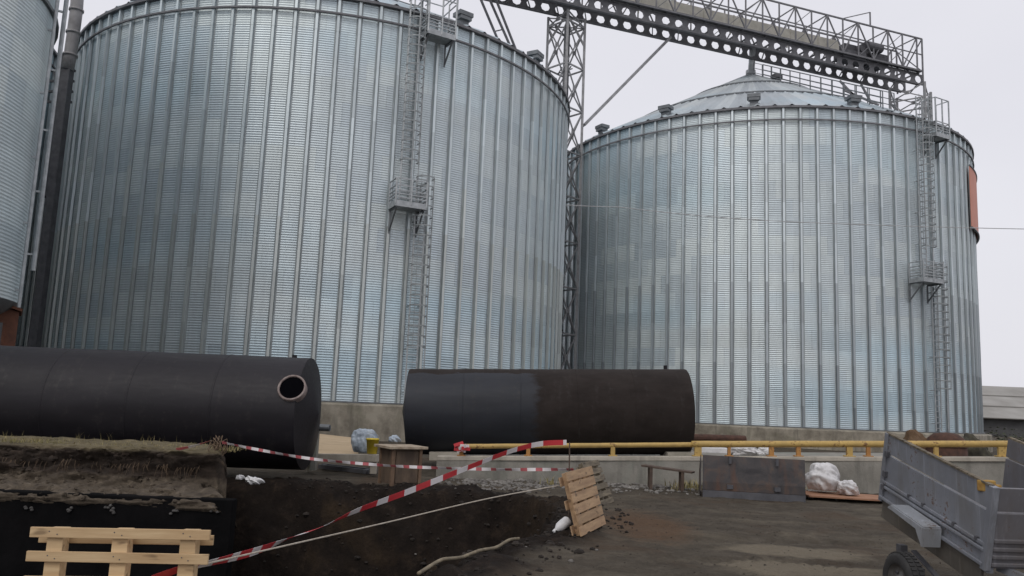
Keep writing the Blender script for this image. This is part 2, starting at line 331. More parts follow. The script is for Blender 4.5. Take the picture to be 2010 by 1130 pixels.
def bank_mat():
    m, nt, b = new_mat('soil_bank')
    w = worldco(nt)
    sp = nt.nodes.new('ShaderNodeSeparateXYZ'); L(nt, w, sp.inputs[0])
    f1 = noise(nt, w, 1.2, 6, 0.65); f2 = noise(nt, w, 5, 6, 0.7); f4 = noise(nt, w, 20, 5, 0.7)
    z = math_(nt, 'ADD', sp.outputs[2], math_(nt, 'MULTIPLY', math_(nt, 'SUBTRACT', f1, 0.5), 0.22))
    soil = ramp(nt, f2, [(0.3, (0.016, 0.011, 0.008)), (0.6, (0.038, 0.026, 0.018)), (0.75, (0.080, 0.056, 0.036))])
    rub = ramp(nt, f2, [(0.3, (0.040, 0.030, 0.021)), (0.55, (0.095, 0.074, 0.052)), (0.75, (0.19, 0.155, 0.115))])
    turf = ramp(nt, f2, [(0.3, (0.075, 0.062, 0.032)), (0.6, (0.165, 0.135, 0.075)), (0.8, (0.25, 0.205, 0.13))])
    c = mixc(nt, ramp(nt, math_(nt, 'MULTIPLY', z, 1.0), [(0.30, (1, 1, 1)), (0.36, (0, 0, 0))]), soil, rub)
    c = mixc(nt, ramp(nt, z, [(0.68, (0, 0, 0)), (0.76, (0.9, 0.9, 0.9))]), c, turf)
    L(nt, c, b.inputs['Base Color']); b.inputs['Roughness'].default_value = 0.95
    bump(nt, b, math_(nt, 'ADD', f4, f2), 0.7, 0.03)
    return m
M['bank'] = bank_mat()

# ------------------------------------------------------------------ mesh helpers
class MB:
    def __init__(s): s.v = []; s.f = []; s.mi = []; s.cur = 0
    def add(s, vs, fs):
        o = len(s.v); s.v += [tuple(x) for x in vs]; s.f += [tuple(i + o for i in f) for f in fs]; s.mi += [s.cur] * len(fs)
    def box(s, c, d, R=None):
        c = Vector(c); h = [x / 2 for x in d]
        vs = [Vector((sx * h[0], sy * h[1], sz * h[2])) for sx in (-1, 1) for sy in (-1, 1) for sz in (-1, 1)]
        if R is not None: vs = [R @ v for v in vs]
        s.add([c + v for v in vs], [(0, 1, 3, 2), (4, 6, 7, 5), (0, 4, 5, 1), (2, 3, 7, 6), (0, 2, 6, 4), (1, 5, 7, 3)])
    def bar(s, a, b, w=0.06, h=None, up=(0, 0, 1)):
        a = Vector(a); b = Vector(b); d = (b - a)
        if d.length < 1e-6: return
        z = d.normalized(); u = Vector(up)
        if abs(z.dot(u)) > 0.98: u = Vector((1, 0, 0))
        x = z.cross(u).normalized(); y = x.cross(z)
        h = w if h is None else h
        vs = []
        for p in (a, b):
            for sx, sy in ((-1, -1), (1, -1), (1, 1), (-1, 1)): vs.append(p + x * sx * w / 2 + y * sy * h / 2)
        s.add(vs, [(3, 2, 1, 0), (4, 5, 6, 7), (0, 1, 5, 4), (1, 2, 6, 5), (2, 3, 7, 6), (3, 0, 4, 7)])
    def angle(s, a, b, w=0.08, t=0.012, up=(0, 0, 1)):
        s.bar(a, b, w, t, up); 
    def tube(s, pts, r, n=8, cap=True):
        pts = [Vector(p) for p in pts]; rings = []
        rr = r if isinstance(r, (list, tuple)) else [r] * len(pts)
        prev = None
        for i, p in enumerate(pts):
            t = (pts[min(i + 1, len(pts) - 1)] - pts[max(i - 1, 0)]).normalized()
            u = prev if prev is not None else (Vector((0, 0, 1)) if abs(t.z) < 0.9 else Vector((1, 0, 0)))
            x = (u - t * u.dot(t)).normalized(); prev = x; y = t.cross(x)
            rings.append([p + (x * math.cos(2 * pi * k / n) + y * math.sin(2 * pi * k / n)) * rr[i] for k in range(n)])
        vs = [v for q in rings for v in q]; fs = []
        for i in range(len(pts) - 1):
            for k in range(n):
                a = i * n + k; b = i * n + (k + 1) % n
                fs.append((a, b, b + n, a + n))
        if cap:
            fs.append(tuple(range(n - 1, -1, -1))); fs.append(tuple((len(pts) - 1) * n + k for k in range(n)))
        s.add(vs, fs)
    def lathe(s, prof, n=24, mat=None):
        """prof: (r, z) pairs, turned round z; mat maps to place"""
        vs = []; fs = []
        for r, z in prof:
            for k in range(n):
                v = Vector((r * math.cos(2 * pi * k / n), r * math.sin(2 * pi * k / n), z))
                vs.append(mat @ v if mat is not None else v)
        for i in range(len(prof) - 1):
            for k in range(n):
                a = i * n + k; b = i * n + (k + 1) % n
                fs.append((a, b, b + n, a + n))
        s.add(vs, fs)
    def quad_prism(s, pts, thick):
        pts = [Vector(p) for p in pts]; n = (pts[1] - pts[0]).cross(pts[-1] - pts[0]).normalized() * thick
        k = len(pts); vs = pts + [p + n for p in pts]
        fs = [tuple(range(k - 1, -1, -1)), tuple(range(k, 2 * k))] + [(i, (i + 1) % k, k + (i + 1) % k, k + i) for i in range(k)]
        s.add(vs, fs)
    def build(s, name, m, parent=None, smooth=False, bevel=0.0, loc=None):
        me = bpy.data.meshes.new(name)
        me.from_pydata(s.v, [], s.f); me.update()
        for x in (m if isinstance(m, (list, tuple)) else [m]): me.materials.append(x)
        if len(me.materials) > 1: me.polygons.foreach_set('material_index', s.mi)
        if smooth: me.polygons.foreach_set('use_smooth', [True] * len(me.polygons))
        o = bpy.data.objects.new(name, me); COL.objects.link(o)
        if parent is not None: o.parent = parent
        if loc is not None: o.location = loc
        if bevel:
            bv = o.modifiers.new('edge', 'BEVEL'); bv.width = bevel; bv.segments = 2; bv.limit_method = 'ANGLE'; bv.angle_limit = math.radians(35)
        return o

def np_grid(name, V, m, parent=None, closed=False, UV=None, smooth=True, attr=None):
    nu, nv = V.shape[:2]
    iu = np.arange(nu if closed else nu - 1); iv = np.arange(nv - 1)
    A, B = np.meshgrid(iu, iv, indexing='ij'); A2 = (A + 1) % nu
    q = np.stack([A * nv + B, A2 * nv + B, A2 * nv + B + 1, A * nv + B + 1], -1).reshape(-1, 4)
    me = bpy.data.meshes.new(name)
    me.vertices.add(nu * nv); me.vertices.foreach_set('co', V.reshape(-1).astype(np.float32))
    me.loops.add(q.size); me.loops.foreach_set('vertex_index', q.reshape(-1).astype(np.int32))
    me.polygons.add(len(q)); me.polygons.foreach_set('loop_start', np.arange(0, q.size, 4, dtype=np.int32))
    me.update(calc_edges=True)
    if smooth: me.polygons.foreach_set('use_smooth', np.ones(len(q), bool))
    if UV is not None:
        u, v = UV           # u per column (nu + 1 when closed), v per row
        l = me.uv_layers.new(name='UVMap')
        uu = np.stack([u[A], u[A + 1], u[A + 1], u[A]], -1).reshape(-1)
        vv = np.stack([v[B], v[B], v[B + 1], v[B + 1]], -1).reshape(-1)
        l.data.foreach_set('uv', np.stack([uu, vv], -1).reshape(-1).astype(np.float32))
    if attr is not None:
        a = me.attributes.new(attr[0], 'FLOAT', 'POINT'); a.data.foreach_set('value', attr[1].reshape(-1).astype(np.float32))
    me.materials.append(m); me.validate(); me.update()
    o = bpy.data.objects.new(name, me); COL.objects.link(o)
    if parent is not None: o.parent = parent
    return o

def tag(o, label=None, cat=None, group=None, kind=None):
    if label: o['label'] = label
    if cat: o['category'] = cat
    if group: o['group'] = group
    if kind: o['kind'] = kind
    return o
def thing(name, label, cat, loc=(0, 0, 0), rz=0.0, group=None):
    o = bpy.data.objects.new(name, None); COL.objects.link(o); o.empty_display_size = 0.2
    o.location = loc; o.rotation_euler = (0, 0, rz)
    return tag(o, label, cat, group)

def _hash(i, j, seed):
    h = (i * 374761393 + j * 668265263 + seed * 1442695041) & 0xffffffff
    h = ((h ^ (h >> 13)) * 1274126177) & 0xffffffff
    return ((h ^ (h >> 16)) & 0xffff) / 65535.0
def vnoise(x, y, seed=0):
    x = np.asarray(x, float); y = np.asarray(y, float)
    i = np.floor(x).astype(np.int64); j = np.floor(y).astype(np.int64)
    fx = x - i; fy = y - j; fx = fx * fx * (3 - 2 * fx); fy = fy * fy * (3 - 2 * fy)
    a = _hash(i, j, seed); b = _hash(i + 1, j, seed); c = _hash(i, j + 1, seed); d = _hash(i + 1, j + 1, seed)
    return (a * (1 - fx) + b * fx) * (1 - fy) + (c * (1 - fx) + d * fx) * fy - 0.5
def fbm(x, y, seed=0, oct=4):
    r = 0; a = 1
    for k in range(oct): r = r + a * vnoise(x * 2 ** k, y * 2 ** k, seed + k); a *= 0.5
    return r
def sstep(a, b, x):
    t = np.clip((x - a) / (b - a), 0, 1); return t * t * (3 - 2 * t)

# ------------------------------------------------------------------ terrain
PIT_Y = [4.5, 6.3, 7.0, 8.3, 9.4, 10.5, 11.6, 12.6, 14.0, 15.0, 15.9]
PIT_X = [-9.0, -3.2, -1.6, -0.72, -0.2, 0.22, 0.65, 0.98, 0.85, 0.35, -0.7]
WALL_Y = 12.5; WALL_X = -4.28
def ground_h(x, y, full=True):
    x = np.asarray(x, float); y = np.asarray(y, float)
    z = 0.05 * fbm(x * 0.35, y * 0.35, 3) + 0.035 * fbm(x * 1.7, y * 1.7, 9) + 0.018 * fbm(x * 6, y * 6, 21)
    # wheel tracks across the yard, pressed by a lugged tyre
    z = z - 0.016 * np.exp(-(((y - 11.2 - 0.12 * x) / 0.2) ** 4)) * (np.sin(x * 38 + np.abs(y - 11.2 - 0.12 * x) * 22) > 0.1) * sstep(1.5, 2.6, x)
    z = z - 0.016 * np.exp(-(((y - 9.6 - 0.10 * x) / 0.2) ** 4)) * (0.8 + 1.2 * (np.sin(x * 38 + np.abs(y - 9.6 - 0.10 * x) * 22) > 0.1)) * sstep(1.0, 2.0, x)
    z = z - 0.05 * np.exp(-((y - 11.2 - 0.12 * x + 0.25 * vnoise(x * 0.7, x * 0, 4)) / 0.28) ** 2) * sstep(1.5, 2.6, x)
    z = z - 0.04 * np.exp(-((y - 12.9 - 0.12 * x) / 0.22) ** 2) * sstep(1.8, 3.0, x)
    xr = np.interp(y, PIT_Y, PIT_X) + 0.35 * fbm(y * 0.9, x * 0.2, 31)
    yf = 15.55 + 0.25 * fbm(x * 0.8, y * 0.1, 41)
    dx = (xr - x) / 0.95; dy = (yf - y) / 1.9
    t = np.clip(np.minimum(dx, dy), 0, 1)
    t = np.where((x < WALL_X - 0.15 - (y - WALL_Y) * 0.37) & (y > WALL_Y + 0.12), 0, t)
    s = t * t * (3 - 2 * t)
    s = 0.5 * s + 0.5 * np.clip(t * 1.7, 0, 1)
    z = z - 2.5 * s + (s > 0.02) * (0.34 * fbm(x * 1.3, y * 1.3, 51) + 0.20 * fbm(x * 3.4, y * 3.4, 61, 5))
    # spoil thrown up along the pit's lip
    d = np.minimum(xr - x, yf - y)
    lip = np.exp(-((d + 0.35) / 0.35) ** 2)
    z = z + lip * (0.07 + 0.16 * fbm(x * 1.6, y * 1.6, 71) + 0.07 * fbm(x * 5, y * 5, 73)) * (y < 16.6)
    far = sstep(60, 140, np.hypot(x, y)); z = z * (1 - far)
    if full: return z, np.clip(sstep(-1.6, 0.25, d) * sstep(17.2, 15.6, y), 0, 1)
    return z
def GZ(x, y): return float(ground_h(np.array([x]), np.array([y]), False)[0])

def axis(a, b, step, lo, hi):
    mid = np.arange(a, b + 1e-6, step); out = []; s = step; p = a
    while p > lo: s *= 1.18; p -= s; out.append(p)
    out2 = []; s = step; p = b
    while p < hi: s *= 1.18; p += s; out2.append(p)
    return np.array(out[::-1] + list(mid) + out2)
gx = axis(-7.0, 8.6, 0.055, -900, 900); gy = axis(6.0, 19.2, 0.055, -60, 1500)
GXg, GYg = np.meshgrid(gx, gy, indexing='ij')
gz, fresh = ground_h(GXg, GYg)
ground = np_grid('ground', np.stack([GXg, GYg, gz], -1), M['soil'], attr=('fresh', fresh))
mud = np.exp(-((GXg - 3.5 - (GYg - 10) * 0.3) / 1.1) ** 2) * np.exp(-((GYg - 10.2) / 2.0) ** 2) * (0.75 + 1.6 * fbm(GXg * 0.6, GYg * 1.5, 81) + 0.3 * np.sin((GYg + 0.2 * GXg) * 4.4))
clay = np.exp(-((GXg - 2.1) / 0.8) ** 2 - ((GYg - 12.4) / 1.8) ** 2) + 0.6 * np.exp(-((GXg + 1.2) / 0.8) ** 2 - ((GYg - 8.2) / 0.6) ** 2)
a_ = ground.data.attributes.new('clay', 'FLOAT', 'POINT'); a_.data.foreach_set('value', np.clip(clay, 0, 1).reshape(-1).astype(np.float32))
a_ = ground.data.attributes.new('mud', 'FLOAT', 'POINT'); a_.data.foreach_set('value', np.clip(mud, 0, 1).reshape(-1).astype(np.float32))
tag(ground, kind='structure')

# ------------------------------------------------------------------ silos
def silo(name, label, C, R, z0, z1, nrib, phase, apex, nwave_q=4, ribs=True, roof=True, na=None, group=None, wmat='zinc_wall', ribm='zinc_rib'):
    root = thing(name, label, 'grain silo', (C[0], C[1], 0), 0, group)
    nz = int(round((z1 - z0) / 0.104)) * nwave_q
    zz = np.linspace(z0, z1, nz + 1)
    na = na or nrib * 2
    ph = np.linspace(0, 2 * pi, na + 1)
    amp = 0.0125
    rad = R + amp * np.sin(2 * pi * (zz - z0) / 0.104)
    A, Z = np.meshgrid(ph[:-1], zz, indexing='ij')
    RR = np.broadcast_to(rad, A.shape)
    V = np.stack([RR * np.cos(A), RR * np.sin(A), Z], -1)
    np_grid('wall', V, M[wmat], root, True, (ph * R, zz - z0))
    if ribs:
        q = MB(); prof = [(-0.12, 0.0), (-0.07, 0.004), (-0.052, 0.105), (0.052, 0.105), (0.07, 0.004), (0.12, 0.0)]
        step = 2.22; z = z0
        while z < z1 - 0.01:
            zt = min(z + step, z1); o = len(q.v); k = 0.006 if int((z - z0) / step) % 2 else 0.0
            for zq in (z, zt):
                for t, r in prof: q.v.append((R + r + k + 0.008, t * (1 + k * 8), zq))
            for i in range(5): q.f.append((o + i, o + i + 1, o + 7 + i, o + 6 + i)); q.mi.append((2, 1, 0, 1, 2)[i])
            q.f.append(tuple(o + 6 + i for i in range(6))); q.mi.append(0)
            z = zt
        r0 = q.build('stiffener', [M[ribm], M[ribm + '_web'], M['rib_shade']], root)  # web and flange slots carry the painted shade
        r0.rotation_euler.z = phase
        for i in range(1, nrib):
            c = r0.copy(); COL.objects.link(c); c.parent = root; c.rotation_euler.z = phase + 2 * pi * i / nrib
        ring = MB()
        ring.lathe([(R + 0.11, z1 - 0.82), (R + 0.19, z1 - 0.82), (R + 0.19, z1 - 0.74), (R + 0.11, z1 - 0.74)], 96)
        ring.build('wind_ring', M['steel'], root)
        ring = MB(); ring.lathe([(R + 0.02, z0 - 0.002), (R + 0.16, z0 - 0.002), (R + 0.16, z0 + 0.05), (R + 0.02, z0 + 0.05)], 96)
        ring.build('base_ring', M['zinc_dark'], root)
    if roof:
        nr = nrib; nr_v = 24
        r_in = 0.55; t = np.linspace(0, 1, nr_v + 1)
        rr = (R + 0.16) + (r_in - R - 0.16) * t; zr = z1 + 0.0 + (apex - z1) * t
        n = nr * 4; phs = np.linspace(0, 2 * pi, n + 1)
        A, T = np.meshgrid(phs[:-1], np.arange(nr_v + 1), indexing='ij')
        hgt = np.where((np.arange(n) % 4 == 0)[:, None], 0.13, 0.0) * (1 - 0.4 * t)[None]
        V = np.stack([rr[T] * np.cos(A), rr[T] * np.sin(A), zr[T] + hgt], -1)
        rf = np_grid('roof', V, M['zinc_roof'], root, True, (phs * R, t * R), smooth=False)
        lip = MB(); lip.lathe([(R + 0.04, z1 - 0.09), (R + 0.20, z1 - 0.09), (R + 0.20, z1 + 0.03), (R + 0.1, z1 + 0.07)], 96)
        lip.build('eave_flashing', M['steel'], root)
        for fr in (0.36, 0.70):
            b = MB(); k = (R + 0.16) + (r_in - R - 0.16) * fr; zc = z1 + (apex - z1) * fr
            b.tube([(k * math.cos(a), k * math.sin(a), zc + 0.11) for a in np.linspace(0, 2 * pi, 97)], 0.06, 6)
            b.build('roof_ring', M['zinc_dark'], rf)
        cap = MB(); cap.lathe([(0.58, apex + 0.0), (0.50, apex + 0.05), (0.0, apex + 0.07)], 32)
        cap.build('roof_cap', M['zinc_part'], rf)
        return root, rf
    return root, None

def on_wall(C, R, u, v):
    """angle and height where the sight line (u, v) meets a silo wall"""
    r = ray(u, v); o = Vector((0, 0)); d = Vector((r.x, r.y)); c = Vector(C)
    A = d.dot(d); B = -2 * d.dot(c); Q = c.dot(c) - R * R; D = B * B - 4 * A * Q
    s = (-B - math.sqrt(max(D, 0))) / (2 * A)
    p = d * s - c
    return math.atan2(p.y, p.x), EYE + r.z * s

C1, R1, B1, E1 = (-10.73, 46.02), 13.5, 1.50, 18.60
C2, R2, B2, E2 = (17.10, 57.70), 14.0, 1.07, 18.85
APEX2 = 26.4; APEX1 = E1 + 7.35
a1, _ = on_wall(C1, R1, 501.1, 0); a2, _ = on_wall(C2, R2, 1504, 300)
GRP = 'corrugated grain silos in a row'
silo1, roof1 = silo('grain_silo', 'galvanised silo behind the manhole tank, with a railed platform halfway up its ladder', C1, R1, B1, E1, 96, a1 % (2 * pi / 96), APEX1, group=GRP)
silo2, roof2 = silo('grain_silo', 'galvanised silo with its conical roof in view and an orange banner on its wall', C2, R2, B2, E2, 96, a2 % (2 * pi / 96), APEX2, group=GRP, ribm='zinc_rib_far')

def plinth(root, R, z1):
    b = MB(); b.lathe([(R + 0.55, -0.4), (R + 0.55, z1 - 0.10), (R + 0.50, z1 - 0.05), (R + 0.1, z1 - 0.004), (R - 0.5, z1 - 0.004)], 96)
    return b.build('plinth', M['plinth'], root)
plinth(silo1, R1, B1); plinth(silo2, R2, B2)

def frame_at(R, a):
    r = Vector((math.cos(a), math.sin(a), 0)); t = Vector((-math.sin(a), math.cos(a), 0))
    return lambda rr, tt, z: r * (R + rr) + t * tt + Vector((0, 0, z))

def ladder(root, R, a, z0, z1, cage_from=2.2):
    f = frame_at(R, a)
    root_l = None
    st = MB(); st.bar(f(0.32, -0.23, z0), f(0.32, -0.23, z1), 0.05, 0.06)
    lad = st.build('ladder', M['zinc_part'], root)
    s2 = MB(); s2.bar(f(0.32, 0.23, z0), f(0.32, 0.23, z1), 0.05, 0.06); s2.build('stringer', M['zinc_part'], lad)
    rg = MB(); rg.bar(f(0.32, -0.23, z0 + 0.15), f(0.32, 0.23, z0 + 0.15), 0.035); r0 = rg.build('rung', M['zinc_part'], lad)
    z = z0 + 0.45
    while z < z1:
        c = r0.copy(); COL.objects.link(c); c.parent = lad; c.location.z = z - z0 - 0.15; z += 0.3
    z = z0 + 0.4; rg = MB(); rg.add([], [])
    bk_ = None
    while z < z1:
        for t in (-0.23, 0.23):
            if bk_ is None:
                q = MB(); q.bar(f(0.05, t, z), f(0.32, t, z), 0.04); bk_ = q.build('wall_bracket', M['zinc_part'], lad)
            else:
                q = MB(); q.bar(f(0.05, t, z), f(0.32, t, z), 0.04); q.build('wall_bracket', M['zinc_part'], lad)
        z += 1.8
    cg = MB(); z = z0 + cage_from; cc = 0.34 + 0.36
    def arc(k): 
        th = math.radians(-115 + 230 * k / 10); return (0.36 + 0.34 + 0.39 * math.cos(th) - 0.02, 0.39 * math.sin(th))
    while z <= z1 + 0.01:
        pts = [arc(k) for k in range(11)]
        for k in range(10): cg.bar(f(pts[k][0], pts[k][1], z), f(pts[k + 1][0], pts[k + 1][1], z), 0.014, 0.055)
        z += 0.42
    for k in (1, 3, 5, 7, 9):
        r_, t_ = arc(k); cg.bar(f(r_, t_, z0 + cage_from), f(r_, t_, z1), 0.035, 0.012)
    cg.build('safety_cage', M['zinc_cage'], lad)
    # the flat bar that closes the cage on one side, seen as a light line
    g = MB(); g.bar(f(0.55, 0.46, z0), f(0.55, 0.46, z1), 0.07, 0.05); g.build('cable_conduit', M['zinc_part'], lad)
    return lad

def platform(root, R, a, z, w=1.35, dep=0.9, hr=1.1, legs=1.0):
    f = frame_at(R, a)
    def bx(mb, r0, r1, t0, t1, z0, z1):
        vs = [f(r, t, zz) for r in (r0, r1) for t in (t0, t1) for zz in (z0, z1)]
        mb.add(vs, [(0, 1, 3, 2), (4, 6, 7, 5), (0, 4, 5, 1), (2, 3, 7, 6), (0, 2, 6, 4), (1, 5, 7, 3)])
    d = MB(); bx(d, 0.12, 0.12 + dep, -w / 2, w / 2, z - 0.05, z)
    pl = d.build('platform', M['zinc_part'], root)
    t = MB(); bx(t, 0.12 + dep, 0.14 + dep, -w / 2 - 0.02, w / 2 + 0.02, z - 0.08, z + 0.16)
    bx(t, 0.12, 0.12 + dep, -w / 2 - 0.02, -w / 2, z - 0.08, z + 0.16); bx(t, 0.12, 0.12 + dep, w / 2, w / 2 + 0.02, z - 0.08, z + 0.16)
    t.build('toe_board', M['zinc_part'], pl)
    r = MB()
    for tt in (-w / 2, 0, w / 2): r.bar(f(0.13 + dep, tt, z), f(0.13 + dep, tt, z + hr), 0.06)
    for tt in (-w / 2, w / 2): r.bar(f(0.15, tt, z), f(0.15, tt, z + hr), 0.06)
    for zz in (0.3, 0.45, 0.6, 0.8, hr):
        r.bar(f(0.13 + dep, -w / 2, z + zz), f(0.13 + dep, w / 2, z + zz), 0.045)
        for tt in (-w / 2, w / 2): r.bar(f(0.13, tt, z + zz), f(0.13 + dep, tt, z + zz), 0.045)
    r.build('railing', M['zinc_part'], pl)
    for tt in (-w / 2 + 0.08, w / 2 - 0.08):
        b = MB(); b.bar(f(0.1, tt, z - 0.09), f(0.1 + dep, tt, z - 0.09), 0.07)
        b.bar(f(0.1, tt, z - 0.09 - legs), f(0.1, tt, z - 0.09), 0.07); b.bar(f(0.1, tt, z - legs), f(0.02 + dep, tt, z - 0.1), 0.06)
        b.build('bracket', M['zinc_dark'], pl)
    return pl

# access on the near silo
aU, zM = on_wall(C1, R1, 801, 200); aLo, _ = on_wall(C1, R1, 809, 600)
aP, zP = on_wall(C1, R1, 791, 413)
ladder(silo1, R1, aU, zP - 0.02, E1 + 1.3, 2.0)
ladder(silo1, R1, aLo, B1 + 0.1, zP + 1.5, 2.3)
platform(silo1, R1, aP, zP, 1.35)
aT, zT = on_wall(C1, R1, 850, 76)
platform(silo1, R1, aT, E1 - 1.15, 1.3, 0.8, 1.9, 0.95)
f = frame_at(R1, aT)
rr = MB()
for tt in (-0.7, 0.0, 0.7):
    rr.bar(f(0.9, tt, E1 - 0.2), f(0.9, tt, E1 + 1.5), 0.05); rr.bar(f(-0.6, tt, E1 + 0.3), f(-0.6, tt, E1 + 1.5), 0.05)
for zz in (0.5, 1.0, 1.5):
    rr.bar(f(0.9, -0.7, E1 + zz), f(0.9, 0.7, E1 + zz), 0.04); rr.bar(f(-0.6, -0.7, E1 + zz), f(-0.6, 0.7, E1 + zz), 0.04)
    for tt in (-0.7, 0.7): rr.bar(f(-0.6, tt, E1 + zz), f(0.9, tt, E1 + zz), 0.04)
rr.build('roof_railing', M['zinc_part'], silo1)
# access on the far silo
aU, _ = on_wall(C2, R2, 1800, 400); aLo, _ = on_wall(C2, R2, 1828, 700); aP, zP = on_wall(C2, R2, 1800, 556)
ladder(silo2, R2, aU, zP, E2 + 1.2, 2.0); ladder(silo2, R2, aLo, B2 + 0.1, zP + 1.3, 2.3); platform(silo2, R2, aP, zP, 1.5, 0.95, 1.05)
aT, _ = on_wall(C2, R2, 1822, 290)
platform(silo2, R2, aT, E2 - 1.1, 1.2, 0.8, 2.2, 0.95)

def roof_vent(rf, R, a, z1, fr, apex):
    k = R * (1 - fr); zc = z1 + (apex - z1) * fr
    T = Matrix.Rotation(a, 4, 'Z') @ Matrix.Translation((k, 0, zc))
    b = MB()
    def bx(c, d): b.box((0, 0, 0), (1, 1, 1)); 
    def put(c, d):
        q = MB(); q.box(c, d); b.add([T @ Vector(v) for v in q.v], q.f)
    put((0, 0, 0.22), (0.42, 0.46, 0.5)); put((0.06, 0, 0.56), (0.62, 0.74, 0.20)); put((0.20, 0, 0.36), (0.3, 0.6, 0.16))
    b.build('roof_vent', M['zinc_dark'], rf)
for u, v in ((1480, 205), (1300, 226), (1171, 268), (1684, 206)):
    a, _ = on_wall(C2, R2, u, v + 8); roof_vent(roof2, R2, a, E2, 0.035, APEX2)
for u, v in ((916, 46), (1062, 122), (252, 4)):
    a, _ = on_wall(C1, R1, u, v + 10); roof_vent(roof1, R1, a, E1, 0.03, APEX1)
# mushroom vent and stair rail on the far roof
def slope_pt(a, fr, up=0.0, side=0.0):
    k = R2 * (1 - fr); z = E2 + (APEX2 - E2) * fr
    return Vector((k * math.cos(a) - side * math.sin(a), k * math.sin(a) + side * math.cos(a), z + up))
b = MB(); c0 = slope_pt(-1.18, 0.80)
b.lathe([(0.25, -0.1), (0.25, 0.35), (0.42, 0.4), (0.42, 0.62), (0.2, 0.78), (0, 0.78)], 20, Matrix.Translation(c0))
b.build('roof_fan', M['steel_dk'], roof2)
aS, _ = on_wall(C2, R2, 1752, 230)
st = MB(); n = 30
for sd in (-0.4, 0.4): st.bar(slope_pt(aS, 0.02, 0.14, sd), slope_pt(aS, 0.93, 0.14, sd), 0.08, 0.12)
for i in range(n * 2): st.bar(slope_pt(aS, 0.02 + 0.91 * i / (2 * n), 0.16, -0.4), slope_pt(aS, 0.02 + 0.91 * i / (2 * n), 0.16, 0.4), 0.12, 0.03)
stair = st.build('roof_stair', M['zinc_part'], roof2)
hr = MB()
for sd in (-0.4, 0.4):
    for i in range(13):
        fr = 0.02 + 0.91 * i / 12; hr.bar(slope_pt(aS, fr, 0.1, sd), slope_pt(aS, fr, 1.25, sd), 0.05)
    for u_ in (0.5, 0.85, 1.25): hr.bar(slope_pt(aS, 0.02, u_, sd), slope_pt(aS, 0.93, u_, sd), 0.045)
hr.build('handrail', M['zinc_dark'], stair)

# banner wrapped round the far silo
aB0, zB1 = on_wall(C2, R2, 1893, 327); _, zB0 = on_wall(C2, R2, 1896, 436)
bn = MB(); n = 18
for i in range(n + 1):
    a = aB0 + 0.62 * i / n; rr_ = R2 + 0.24
    for r_ in (rr_, rr_ + 0.03):
        for z in (zB0 - 0.25, zB1): bn.v.append((C2[0] + r_ * math.cos(a), C2[1] + r_ * math.sin(a), z))
for i in range(n):
    o = 4 * i; bn.f += [(o + 2, o + 6, o + 7, o + 3), (o, o + 1, o + 5, o + 4), (o + 1, o + 3, o + 7, o + 5), (o, o + 4, o + 6, o + 2)]
bn.f += [(0, 2, 3, 1), (4 * n, 4 * n + 1, 4 * n + 3, 4 * n + 2)]
bo = bn.build('banner', M['banner'])
bo.data.materials.append(M['banner'])
tag(bo, 'orange banner stretched round the upper wall of the far silo', 'banner')
bf = MB(); fb = frame_at(R2, 0)
pts = [(C2[0] + (R2 + 0.27) * math.cos(aB0 + 0.62 * i / n), C2[1] + (R2 + 0.27) * math.sin(aB0 + 0.62 * i / n)) for i in range(n + 1)]
for z in (zB0 - 0.3, zB1 + 0.05): bf.tube([(x, y, z) for x, y in pts], 0.06, 6)
bf.build('banner_frame', M['zinc_dark'], bo)

# smaller silos at the left edge of the yard
d3 = 30.0; az = math.radians(-44.2); C3 = (d3 * math.sin(az), d3 * math.cos(az)); R3 = 6.8
silo3, _ = silo('grain_silo', 'close corrugated silo cut by the picture edge, beside the brown cabin', C3, R3, 4.05, 22.0, 60, 0, 24, ribs=False, roof=False, na=240, group=GRP)
b = MB(); b.lathe([(R3 + 0.02, 4.06), (R3 - 0.1, 3.9), (3.0, 1.2), (1.0, 0.5)], 64); b.build('hopper', M['zinc_dark'], silo3, True)
for k in range(12):
    a = 2 * pi * k / 12; b = MB(); b.bar((R3 * 0.96 * math.cos(a), R3 * 0.96 * math.sin(a), -0.2), (R3 * 0.96 * math.cos(a), R3 * 0.96 * math.sin(a), 4.1), 0.22)
    b.build('leg', M['steel_dk'], silo3)
b = MB(); b.lathe([(R3 + 0.02, 12.95), (R3 + 0.1, 12.95), (R3 + 0.1, 13.05), (R3 + 0.02, 13.05)], 64); b.build('wind_ring', M['zinc_dark'], silo3)
def pipe_on(root, C, R, u, v, z0, z1, r, off, m):
    a, _ = on_wall(C, R, u, v); f = frame_at(R, a)
    q = MB(); q.tube([f(off, 0, z0), f(off, 0, z1)], r, 8)
    z = z0 + 0.5
    while z < z1: q.bar(f(0, 0, z), f(off, 0, z), 0.06); z += 2.0
    q.build('wall_pipe', m, root)
pipe_on(silo3, C3, R3, 85, 250, 5.2, 20, 0.07, 0.2, M['zinc_part'])
pipe_on(silo3, C3, R3, 70, 250, 3.9, 20, 0.05, 0.15, M['zinc_part'])
C4, R4, B4, E4 = (-36.75, 36.05), 13.5, 1.3, 18.3
silo4, _ = silo('grain_silo', 'dim silo in the gap behind the grey grain spout and the brown cabin', C4, R4, B4, E4, 96, 0, E4 + 7.35, group=GRP)
plinth(silo4, R4, B4)

